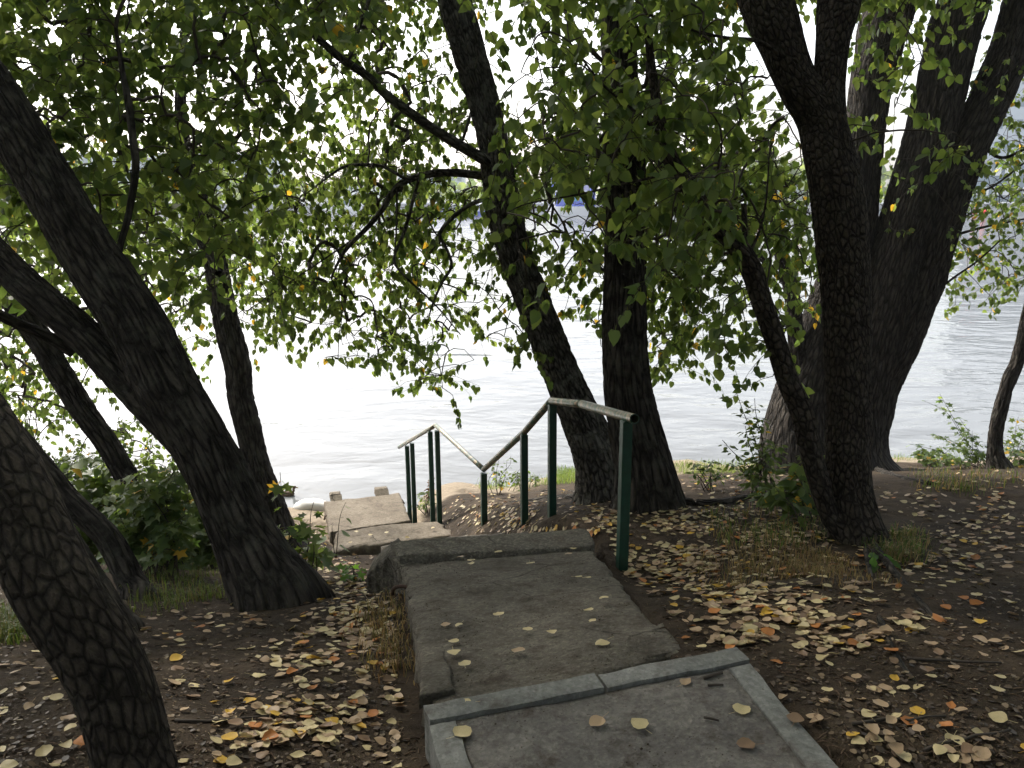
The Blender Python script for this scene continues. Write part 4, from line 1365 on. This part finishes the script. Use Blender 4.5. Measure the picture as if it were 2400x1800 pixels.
for q, n, place in ZONES:
    n = int(n * (.6 if q[-1][1] > 1380 or q[0][1] > 1380 else 1.2))
    a, b_ = RNG.random((2, n))
    u = (q[0][0] * (1 - a) + q[1][0] * a) * (1 - b_) + (q[3][0] * (1 - a) + q[2][0] * a) * b_
    v = (q[0][1] * (1 - a) + q[1][1] * a) * (1 - b_) + (q[3][1] * (1 - a) + q[2][1] * a) * b_
    u, v = u + RNG.normal(0, 48, n), v + RNG.normal(0, 17, n)
    ok = (fbm(u * .016, v * .024, 2.2, 2) > RNG.uniform(-1.0, .1, n)) | (n < 140)
    HP, HD = hits(u, v)
    for p, d, k_ in zip(HP, HD, ok):
        lx = p[0] + .32 * (p[1] - 2.4)
        if not k_ or p[2] < WATER_Z + .03 or d > 18:
            continue
        if (p[1] < 5.3 and -.34 - .17 * (p[1] - 2.3) < p[0] < .66 and p[1] > 2.3) or (p[1] - .32 * p[0] < 2.4 and -.3 < lx < .82):
            continue
        e = .04
        nr = np.array([-(gz(p[0] + e, p[1]) - gz(p[0] - e, p[1])) / (2 * e), -(gz(p[0], p[1] + e) - gz(p[0], p[1] - e)) / (2 * e), 1])
        LV.append([p + [0, 0, RNG.uniform(.002, .018)], nr / np.linalg.norm(nr), d, 'soil_' + place, names[RNG.choice(5, p=probs)]])
RC = [rNL, rNR, rFR, rFL]
SPOTS = [(1078, 1198), (995, 1208), (1018, 1224), (1147, 1222), (1240, 1192), (1228, 1202), (1268, 1254), (1304, 1298), (1077, 1335), (1272, 1326), (1280, 1348), (963, 1357), (991, 1357), (1192, 1374), (980, 1393), (981, 1417), (1120, 1414), (1004, 1443), (1300, 1397), (1140, 1368), (1247, 1252), (1018, 1216)]
FEAT = []
for u, v in SPOTS:
    p, n = plane_hit(u, v, RC)
    FEAT.append([p + [0, 0, .016], n, 3.0, 'ramp', 'pale yellow' if RNG.random() < .75 else 'tan'])
LC = [LP[0, 0], LP[0, -1], LP[-1, -1], LP[-1, 0]]
for u, v, c in ((1003, 1526, 'pale yellow'), (998, 1592, 'pale yellow'), (1480, 1483, 'tan'), (1601, 1543, 'pale yellow'), (1612, 1618, 'dull brown'), (1380, 1575, 'pale yellow'), (1290, 1568, 'tan')):
    p, n = plane_hit(u, v, LC)
    FEAT.append([p + [0, 0, .014], n, 2.5, 'landing', c])
for u, v, c in ((1718, 1553, 'dull brown'),):
    FEAT.append([at_z(u, v, .008), np.array([0, 0, 1.0]), 2.4, 'kerb', c])
for u, v in ((770, 1148), (835, 1150), (880, 1162), (935, 1140), (757, 1172), (800, 1155)):
    p = at_z(u, v, -2.285)
    FEAT.append([p, np.array([0, 0, 1.0]), 9, 'slab', 'pale yellow'])
LV.sort(key=lambda r: r[2])
IND = FEAT + LV[:300 - len(FEAT)]
REST = LV[300 - len(FEAT):]
PL = {'soil_left': ('fallen leaf on the dark soil left of the concrete ramp', 'fallen leaves on the soil left of the ramp'),
      'soil_right': ('fallen leaf on the brown soil right of the kerb', 'fallen leaves on the soil right of the kerb'),
      'ramp': ('fallen leaf lying flat on the worn concrete ramp', 'fallen leaves on the concrete ramp'),
      'landing': ('fallen leaf on the gritty landing inside the kerb', 'fallen leaves on the gritty landing'),
      'kerb': ('fallen leaf resting on top of the kerb', 'fallen leaves on the kerb'),
      'slab': ('small fallen leaf on the tan slab below the steps', 'fallen leaves on the tan slab')}


def frame(n):
    a = RNG.uniform(0, 2 * np.pi)
    t = np.array([math.cos(a), math.sin(a), 0])
    n = norm(n + RNG.normal(0, .16, 3))
    x = norm(np.cross(t, n))
    y = np.cross(n, x)
    return x, y, n


for p, n, d, place, cn in IND:
    x, y, nn = frame(n if place[:4] == 'soil' else n * 4)
    s = RNG.uniform(.032, .056) if place[:4] == 'soil' else RNG.uniform(.046, .062)
    ki = int(RNG.integers(8))
    o = bpy.data.objects.new('fallen_leaf', PROTO[ki, cn])
    o.matrix_world = Matrix(((x[0] * s, y[0] * s, nn[0] * s, p[0]), (x[1] * s, y[1] * s, nn[1] * s, p[1]), (x[2] * s, y[2] * s, nn[2] * s, p[2]), (0, 0, 0, 1)))
    COL.objects.link(o)
    tag(o, cn + ' ' + PL[place][0], 'leaf', PL[place][1])
V, Fq, C, k = [], [], [], 0
for p, n, d, place, cn in REST:
    x, y, nn = frame(n)
    s = RNG.uniform(.034, .06)
    tv, f = KINDS[int(RNG.integers(8))]
    V.append(p + s * (tv[:, :1] * x + tv[:, 1:2] * y + tv[:, 2:3] * nn))
    Fq.append(f + k)
    C.append(np.repeat(np.array([LCOL[cn]]) * RNG.uniform(.7, 1.15), len(tv), 0))
    k += len(tv)
o = mesh_np('fallen_leaves', np.concatenate(V), np.concatenate(Fq), M['litter'], None, True, col=np.concatenate(C))
tag(o, 'carpet of small yellow and tan fallen leaves farther down the bank', 'leaves', kind='stuff')

# twigs and crumbs on the soil and on the landing
for (u, v, ln, rr, lab) in ((1540, 1468, .075, .006, 'short thick stick on the gritty landing by the right kerb'), (1545, 1489, .05, .004, 'thin stick below the thick one on the gritty landing'), (1536, 1563, .045, .004, 'pale splinter of wood near the landing right kerb')):
    p, n = plane_hit(u, v, LC)
    a = RNG.uniform(.4, .9) if rr > .005 else RNG.uniform(-.5, .1)
    dv = np.array([math.cos(a), math.sin(a), 0]) * ln / 2
    m = MB()
    m.tube([p - dv + [0, 0, .016], p - dv * .3 + [0, 0, .017], p + dv * .3 + [0, 0, .017], p + dv + [0, 0, .016]], [rr, rr, rr * .9, rr * .8], 7)
    tag(m.build('stick', M['twig'], None, True), lab, 'stick')
STK = [(1940, 1560, 'soil to the right of the kerb'), (2060, 1430, 'soil beneath the massive tree'), (1330, 1180, 'x'), (480, 1560, 'soil beside the scaly near trunk'), (2090, 1600, 'soil near the lower right corner')]
for (u, v, w) in STK:
    if w == 'x':
        continue
    p, d = hit(u, v)
    a = RNG.uniform(-.6, .6)
    pts = []
    for t in np.linspace(-.5, .5, 6):
        q = p + np.array([math.cos(a), math.sin(a), 0]) * t * .3 + [0, RNG.normal(0, .006), 0]
        q[2] = gz(q[0], q[1]) + .008
        pts.append(q)
    m = MB()
    m.tube(pts, np.linspace(.006, .003, 6), 6)
    tag(m.build('stick', M['twig'], None, True), 'thin dead stick lying on the ' + w, 'stick')
m = MB()
cr_v = []
HP, _ = hits(RNG.uniform(0, 2212, 2600), RNG.uniform(1130, 1659, 2600))
for p in HP:
    if p[1] > 9:
        continue
    a = RNG.uniform(0, 6.28)
    ln = RNG.uniform(.01, .045)
    dv = np.array([math.cos(a), math.sin(a), 0]) * ln
    q = p + dv
    q[2] = gz(q[0], q[1])
    m.tube([p + [0, 0, .002], (p + q) / 2 + [0, 0, .006], q + [0, 0, .003]], RNG.uniform(.0012, .0035), 3, cap=False)
M['bits'] = plain('dead_bits', (.075, .052, .036), .95, .1, var=.5, scale=60)
tag(m.build('debris', M['bits'], None, True), 'crumbs of dead twig and bark scattered over the soil', 'debris', kind='stuff')
m = MB()
for grid, cnt in ((LP, 2600), (RAMP, 2600)):
    na, nb = grid.shape[:2]
    for _ in range(cnt):
        a, b_ = RNG.random(2)
        p = grid[int(a * (na - 1)), int(b_ * (nb - 1))] + [RNG.uniform(-.012, .012), RNG.uniform(-.012, .012), 0]
        if fbm(p[0] * 4.5, p[1] * 4.5, 8.8, 3) < RNG.uniform(-.1, .5):
            continue
        s = RNG.uniform(.0012, .0035) * (1.6 if RNG.random() < .08 else 1)
        q = np.array([[1, 0, 0], [.2, .9, 0], [-.9, .3, 0], [-.4, -.8, 0], [.1, 0, .9]]) * (1 + RNG.normal(0, .25, (5, 1))) * s
        m.add(p + [0, 0, .001] + q, f3=[[0, 1, 4], [1, 2, 4], [2, 3, 4], [3, 0, 4]])
M['crumb'] = plain('soil_crumb', (.05, .038, .028), .95, .1, var=.5, scale=60)
tag(m.build('grit', M['crumb'], None, False), 'dark crumbs of soil and grit scattered on the concrete', 'grit', kind='stuff')


# torn and rotting leaf scraps trodden into the soil
FU, FV = RNG.uniform(-40, 2250, 9000), RNG.uniform(1090, 1680, 9000)
FP, FD = hits(FU, FV)
fl = (FP[:, 0] + .32 * (FP[:, 1] - 2.4))
okf = (FD < 11) & ~((FP[:, 1] < 5.3) & (FP[:, 1] > 2.2) & (FP[:, 0] < .64) & (FP[:, 0] > -.34 - .17 * (FP[:, 1] - 2.3))) & ~((FP[:, 1] - .32 * FP[:, 0] < 2.42) & (fl > -.3) & (fl < .84))
FP = FP[okf]
n = len(FP)
e = .03
FN = np.stack([-(ground(FP[:, 0] + e, FP[:, 1]) - ground(FP[:, 0] - e, FP[:, 1])) / (2 * e), -(ground(FP[:, 0], FP[:, 1] + e) - ground(FP[:, 0], FP[:, 1] - e)) / (2 * e), np.ones(n)], 1)
FN = norm(norm(FN) + RNG.normal(0, .22, (n, 3)))
ft_ = norm(np.cross(FN, RNG.normal(0, 1, (n, 3))))
pal = np.array([(.10, .07, .045), (.06, .043, .03), (.16, .115, .07), (.045, .034, .026), (.22, .17, .11)])
fc_ = pal[RNG.choice(5, n, p=[.3, .3, .17, .15, .08])] * RNG.uniform(.7, 1.2, (n, 1))
V, f4, f3, C = leaf_arrays(FP + FN * .006, ft_, FN, RNG.uniform(.006, .03, n) * np.clip(RNG.random(n) + .4, .4, 1), fc_, 'blunt', 0)
tag(mesh_np('leaf_scraps', V, [f4, f3], M['litter'], None, True, col=C), 'brown torn leaf scraps trodden into the soil', 'leaf scraps', kind='stuff')

# surface roots of the right hand trees, the bare roots by the shore
def root_on(key, pts, w):
    root, _ = SKEL[key]
    sp = []
    for (u, v) in pts:
        p, d = hit(u, v)
        sp.append([p[0], p[1], gz(p[0], p[1]) - .004, w])
    sp = np.array(sp)
    sp[:, 3] *= np.linspace(1, .4, len(sp))
    sp[:, 2] -= np.linspace(0, .02, len(sp))
    trunk_mesh('root', sp, M['bark'], root, seg=14, step=.04, ridge=.003, lump=.25)


root_on('T7', [(1880, 1165), (1980, 1290), (2090, 1400), (2212, 1470)], .022)
root_on('T7', [(1870, 1180), (1900, 1330), (1990, 1480), (2120, 1560)], .018)
root_on('T8', [(1880, 1010), (1960, 1035), (2060, 1045)], .05)
root_on('T6', [(1440, 1085), (1520, 1090), (1620, 1075), (1690, 1080)], .07)
root_on('T5', [(1290, 1080), (1200, 1075), (1110, 1085), (1000, 1090)], .05)
root_on('T5', [(1280, 1070), (1180, 1060), (1080, 1078), (985, 1076)], .035)
root_on('T2', [(640, 1290), (720, 1310), (790, 1345)], .03)

# pale sack at the water's edge and a duck
p = at_z(680, 1095, WATER_Z + .02)
th_, ph = np.meshgrid(np.linspace(0, np.pi, 16), np.linspace(0, 2 * np.pi, 28))
X = np.stack([.30 * np.sin(th_) * np.cos(ph), .16 * np.sin(th_) * np.sin(ph), .12 * np.cos(th_)], -1)
X *= (1 + .16 * fbm(X[..., 0] * 6, X[..., 1] * 6, X[..., 2] * 9, 3))[..., None]
i = np.arange(27)[:, None] * 16 + np.arange(15)[None, :]
tag(mesh_np('sack', (X + p).reshape(-1, 3), np.stack([i, i + 1, i + 17, i + 16], -1).reshape(-1, 4), M['bag'], None, True), 'crumpled whitish sack lying at the water edge left of the block', 'sack')


def ball(c, r, n=14):
    t, f = np.meshgrid(np.linspace(0, np.pi, n), np.linspace(0, 2 * np.pi, n * 2))
    return np.stack([r[0] * np.sin(t) * np.cos(f), r[1] * np.sin(t) * np.sin(f), r[2] * np.cos(t)], -1) + np.array(c), n


p = at_z(621, 1070, WATER_Z)
DS = .62
dk = thing('duck', 'small dark duck swimming near the shore beside the left trunks', 'duck', p)
B, n = ball(p + [0, 0, .04], (.19, .10, .085))
tail = np.clip(-(B[..., 0] - p[0]) / .19, 0, 1)
B[..., 2] += .06 * tail ** 3
B[..., 1] = p[1] + (B[..., 1] - p[1]) * (1 - .5 * tail ** 2)
m = MB()
ii = np.arange(2 * n - 1)[:, None] * n + np.arange(n - 1)[None, :]
FQ = np.stack([ii, ii + 1, ii + n + 1, ii + n], -1).reshape(-1, 4)
m.add(B.reshape(-1, 3), FQ)
m.tube(catmull(np.array([p + [.11, 0, .07], p + [.165, 0, .12], p + [.17, 0, .18], p + [.19, 0, .21]]), .02), .034, 10)
H, _ = ball(p + [.195, 0, .225], (.05, .038, .04))
m.add(H.reshape(-1, 3), FQ)
m.build('body', M['duck_brown'], dk, True)
m = MB()
m.tube([p + [.235, 0, .22], p + [.265, 0, .213], p + [.295, 0, .208]], [.018, .016, .010], 8)
m.build('bill', M['duck_bill'], dk, True)
dk.scale = (DS, DS, DS)

# ------------------------------------------------------------------ the far bank
FY = 156.0


def fx(u, y=FY):
    r = ray(u, 440)
    return r[0] / r[1] * y


def fz(v, y=FY):
    r = ray(1106, v)
    return CAMZ + r[2] / r[1] * y


q = thing('quay_wall', 'long pale concrete quay wall along the far river bank', 'quay', (0, FY, WATER_Z))
m = MB()
m.box((-260, FY, WATER_Z - 1), (260, FY + 1.5, -1.4))
m.build('wall', M['quay'], q)
m = MB()
m.box((-260, FY - .25, -1.4), (260, FY + 1.6, -1.1))
m.build('coping', M['white'], q)


def building(label, u0, u1, vtop, y, mat, rows, cols, glassm, base=-1.2, group='buildings on the far bank', roof=True):
    x0, x1, z1 = fx(u0, y), fx(u1, y), fz(vtop, y)
    b_ = thing('building', label, 'building', ((x0 + x1) / 2, y, base), group)
    m = MB()
    m.box((x0, y, base), (x1, y + 14, z1))
    m.build('wall', mat, b_)
    if roof:
        m = MB()
        m.box((x0 - .4, y - .4, z1), (x1 + .4, y + 14.4, z1 + .6))
        m.build('roof', M['quay'], b_)
    hh = (z1 - base) / rows
    ww = (x1 - x0) / cols
    for r_ in range(rows):
        for c_ in range(cols):
            m = MB()
            xa, za = x0 + ww * (c_ + .2), base + hh * (r_ + .35)
            m.box((xa, y - .12, za), (xa + ww * .6, y + .05, za + hh * .42))
            m.build('window', glassm, b_)
    return b_


building('pale blue office block seen past the right edge trunk', 2085, 2420, 150, 172, M['building'], 6, 16, M['building_dark'])
building('grey low terminal below the pale block on the far quay', 2050, 2480, 352, 166, M['building_dark'], 2, 20, M['white'])
building('white pitched pavilion on the far bank left of centre', 742, 800, 400, 165, M['white'], 2, 5, M['building_dark'])
building('long pale far building behind the left leaves', 120, 600, 335, 230, M['building'], 3, 22, M['building_dark'])
building('distant grey building behind the handrail poplars', 860, 1000, 380, 210, M['building'], 3, 10, M['building_dark'])
building('pale warehouse far behind the thin side stem', 1480, 1760, 372, 205, M['building'], 2, 14, M['building_dark'])


def boat(label, u0, u1, v0, v1, hullm, cabm, glassm, sign=None):
    y = FY - 7
    x0, x1 = fx(u0, y), fx(u1, y)
    zt = fz(v1, y)
    L = x1 - x0
    b_ = thing('boat', label, 'boat', ((x0 + x1) / 2, y, WATER_Z), 'boats moored at the far quay')
    dk_ = WATER_Z + (zt - WATER_Z) * .38
    m = MB()
    prof = [(0, .1), (.06, .5), (.2, .95), (.85, 1), (1, .85)]
    V = []
    for zf, k_ in ((WATER_Z - .3, .82), (dk_, 1.0)):
        for s_, w in prof:
            V.append([x0 + L * s_, y - 1.8 * w * k_, zf])
        for s_, w in prof[::-1]:
            V.append([x0 + L * s_, y + 1.8 * w * k_, zf])
    n = len(prof) * 2
    m.add(V, [[k_, (k_ + 1) % n, n + (k_ + 1) % n, n + k_] for k_ in range(n)])
    m.add(V[n:], [[k_, k_ + 1, n - 2 - k_, n - 1 - k_] for k_ in range(len(prof) - 1)])
    m.build('hull', hullm, b_)
    m = MB()
    m.box((x0 + L * .15, y - 1.3, dk_), (x0 + L * .92, y + 1.3, zt - .25))
    m.build('cabin', cabm, b_)
    m = MB()
    m.box((x0 + L * .12, y - 1.6, zt - .25), (x0 + L * .95, y + 1.6, zt))
    m.build('roof', M['white'], b_)
    nw = 6
    hz = zt - .25 - dk_
    for k_ in range(nw):
        xa = x0 + L * (.19 + .7 * k_ / nw)
        m = MB()
        m.box((xa, y - 1.36, dk_ + hz * .35), (xa + L * .085, y - 1.2, dk_ + hz * .85))
        m.build('window', glassm, b_)
    return b_, x0, x1, y, zt


boat('white river boat moored under the left hanging leaves', 690, 815, 470, 425, M['white'], M['white'], M['glass'])
bt, x0, x1, y, zt = boat('blue and white floating cafe moored between the two poplars', 1185, 1285, 475, 412, M['white'], M['blue'], M['skyglass'])
m = MB()
m.box((x0 + (x1 - x0) * .2, y - 1.72, zt + .02), (x0 + (x1 - x0) * .85, y - 1.5, zt + 1.5))
sg = m.build('sign_board', M['lavender'], bt)
fc = bpy.data.curves.new('lettering', 'FONT')
fc.body = 'PlayB'
fc.size = 1.5
fc.extrude = .02
fc.materials.append(M['white'])
ft = bpy.data.objects.new('lettering_outline', fc)
COL.objects.link(ft)
bpy.context.view_layer.update()
lm = bpy.data.meshes.new_from_object(ft.evaluated_get(bpy.context.evaluated_depsgraph_get()))
bpy.data.objects.remove(ft)
fo = bpy.data.objects.new('lettering', lm)
COL.objects.link(fo)
fo.parent = sg
fo.rotation_euler = (R(90), 0, 0)
fo.location = np.array([x0 + (x1 - x0) * .25, y - 1.76, zt + .3]) - np.array(bt.location)
m = MB()
m.box((x0 + (x1 - x0) * .05, y - 1.5, zt), (x0 + (x1 - x0) * .13, y, zt + 3.0))
m.build('side_panel', M['blue'], bt)
m = MB()
m.box((x0 + (x1 - x0) * .88, y - 1.5, zt - 3), (x0 + (x1 - x0) * .99, y - .5, zt + 1.2))
m.build('side_panel', M['blue'], bt)
boat('low white boat glimpsed left of the leaning poplar', 930, 1050, 478, 440, M['blue'], M['white'], M['glass'])
boat('pale launch moored right of the massive tree', 1760, 1890, 470, 438, M['white'], M['white'], M['glass'])

for k_, (u, v) in enumerate(((1587, 428), (1641, 437), (1738, 430), (2110, 431), (2130, 432))):
    yy = (CAMZ - WATER_Z) / (-ray(u, v + 8)[2] / ray(u, v + 8)[1])
    yy = min(yy, 150)
    p = np.array([ray(u, v)[0] / ray(u, v)[1] * yy, yy, WATER_Z])
    m = MB()
    H, n = ball(p + [0, 0, .55], (.45, .45, .45), 10)
    ii = np.arange(2 * n - 1)[:, None] * n + np.arange(n - 1)[None, :]
    m.add(H.reshape(-1, 3), np.stack([ii, ii + 1, ii + n + 1, ii + n], -1).reshape(-1, 4))
    m.tube([p + [0, 0, .9], p + [0, 0, 1.2]], .12, 8)
    tag(m.build('buoy', M['buoy'], None, True), ['red buoy seen left of the thin stem fork', 'red buoy in the middle between the thin stem and forked trunk', 'red buoy nearest the forked trunk on its left', 'red buoy just right of the massive tree stems', 'red buoy farthest to the right'][k_], 'buoy', 'red buoys on the river')

# far tree belt: soft mass of foliage above the quay
cf = []
for _ in range(2600):
    x = RNG.uniform(-190, 190)
    hgt = 5 + 3.5 * fbm(x * .03, 2.2, 0, 3)
    z = -1 + RNG.random() ** .8 * max(2, hgt)
    cf.append([x, 190 + RNG.uniform(-3, 10) + 3 * noise(x * .1, z), z])
cf = np.array(cf)
n = len(cf)
V, f4, f3, C = leaf_arrays(cf, norm(RNG.normal(0, 1, (n, 3))), norm(RNG.normal(0, 1, (n, 3))), RNG.uniform(1.2, 3.0, n), green(n, 0) * .9, 'heart', 0)
tag(mesh_np('far_woods', V, [f4, f3], M['leaf'], None, True, col=C), 'hazy green tree belt on the far bank', 'woods', kind='stuff')

# ------------------------------------------------------------------ river haze
hm = bpy.data.materials.new('river_haze')
hm.use_nodes = True
hn = hm.node_tree
hn.nodes.remove(hn.nodes['Principled BSDF'])
pv = hn.nodes.new('ShaderNodeVolumePrincipled')
pv.inputs['Color'].default_value = (.95, .96, .98, 1)
pv.inputs['Density'].default_value = .00055
pv.inputs['Anisotropy'].default_value = .3
hn.links.new(pv.outputs[0], hn.nodes['Material Output'].inputs['Volume'])
m = MB()
m.box((-640, -80, -6.5), (640, 640, 45))
tag(m.build('haze', hm), 'thin pale haze over the river', kind='stuff')

# ------------------------------------------------------------------ light
SUN_EL, SUN_AZ = R(41), R(-40)                   # ahead and to the left
W = bpy.data.worlds.new('World')
SC.world = W
W.use_nodes = True
nt = W.node_tree
sky = nt.nodes.new('ShaderNodeTexSky')
sky.sky_type = 'NISHITA'
sky.sun_disc = False
sky.sun_elevation = SUN_EL
sky.sun_rotation = SUN_AZ
sky.air_density = 1.0
sky.dust_density = 3.8
sky.ozone_density = 1.0
hs = nt.nodes.new('ShaderNodeHueSaturation')
hs.inputs['Saturation'].default_value = 0.42
nt.links.new(sky.outputs[0], hs.inputs['Color'])
nt.links.new(hs.outputs[0], nt.nodes['Background'].inputs[0])
nt.nodes['Background'].inputs[1].default_value = 0.15
sl = bpy.data.lights.new('sun', 'SUN')
sl.energy = 2.2
sl.angle = R(3)
sl.color = (1, .93, .82)
so = bpy.data.objects.new('sun', sl)
COL.objects.link(so)
sd = Vector((math.sin(SUN_AZ) * math.cos(SUN_EL), math.cos(SUN_AZ) * math.cos(SUN_EL), math.sin(SUN_EL)))
so.rotation_euler = sd.to_track_quat('Z', 'Y').to_euler()
so.location = (0, 0, 30)

cam = bpy.data.cameras.new('camera')
cam.sensor_width = 36
cam.lens = 36 * F / 2400
cam.clip_start = .05
cam.clip_end = 4000
co = bpy.data.objects.new('camera', cam)
co.location = (0, 0, CAMZ)
co.rotation_euler = (math.pi / 2 - PITCH, 0, 0)
COL.objects.link(co)
SC.camera = co
SC.view_settings.view_transform = 'Standard'
SC.view_settings.look = 'None'
SC.view_settings.exposure = 1.48
SC.view_settings.gamma = 1
SC.cycles.use_denoising = True
SC.cycles.max_bounces = 8
SC.cycles.transparent_max_bounces = 8
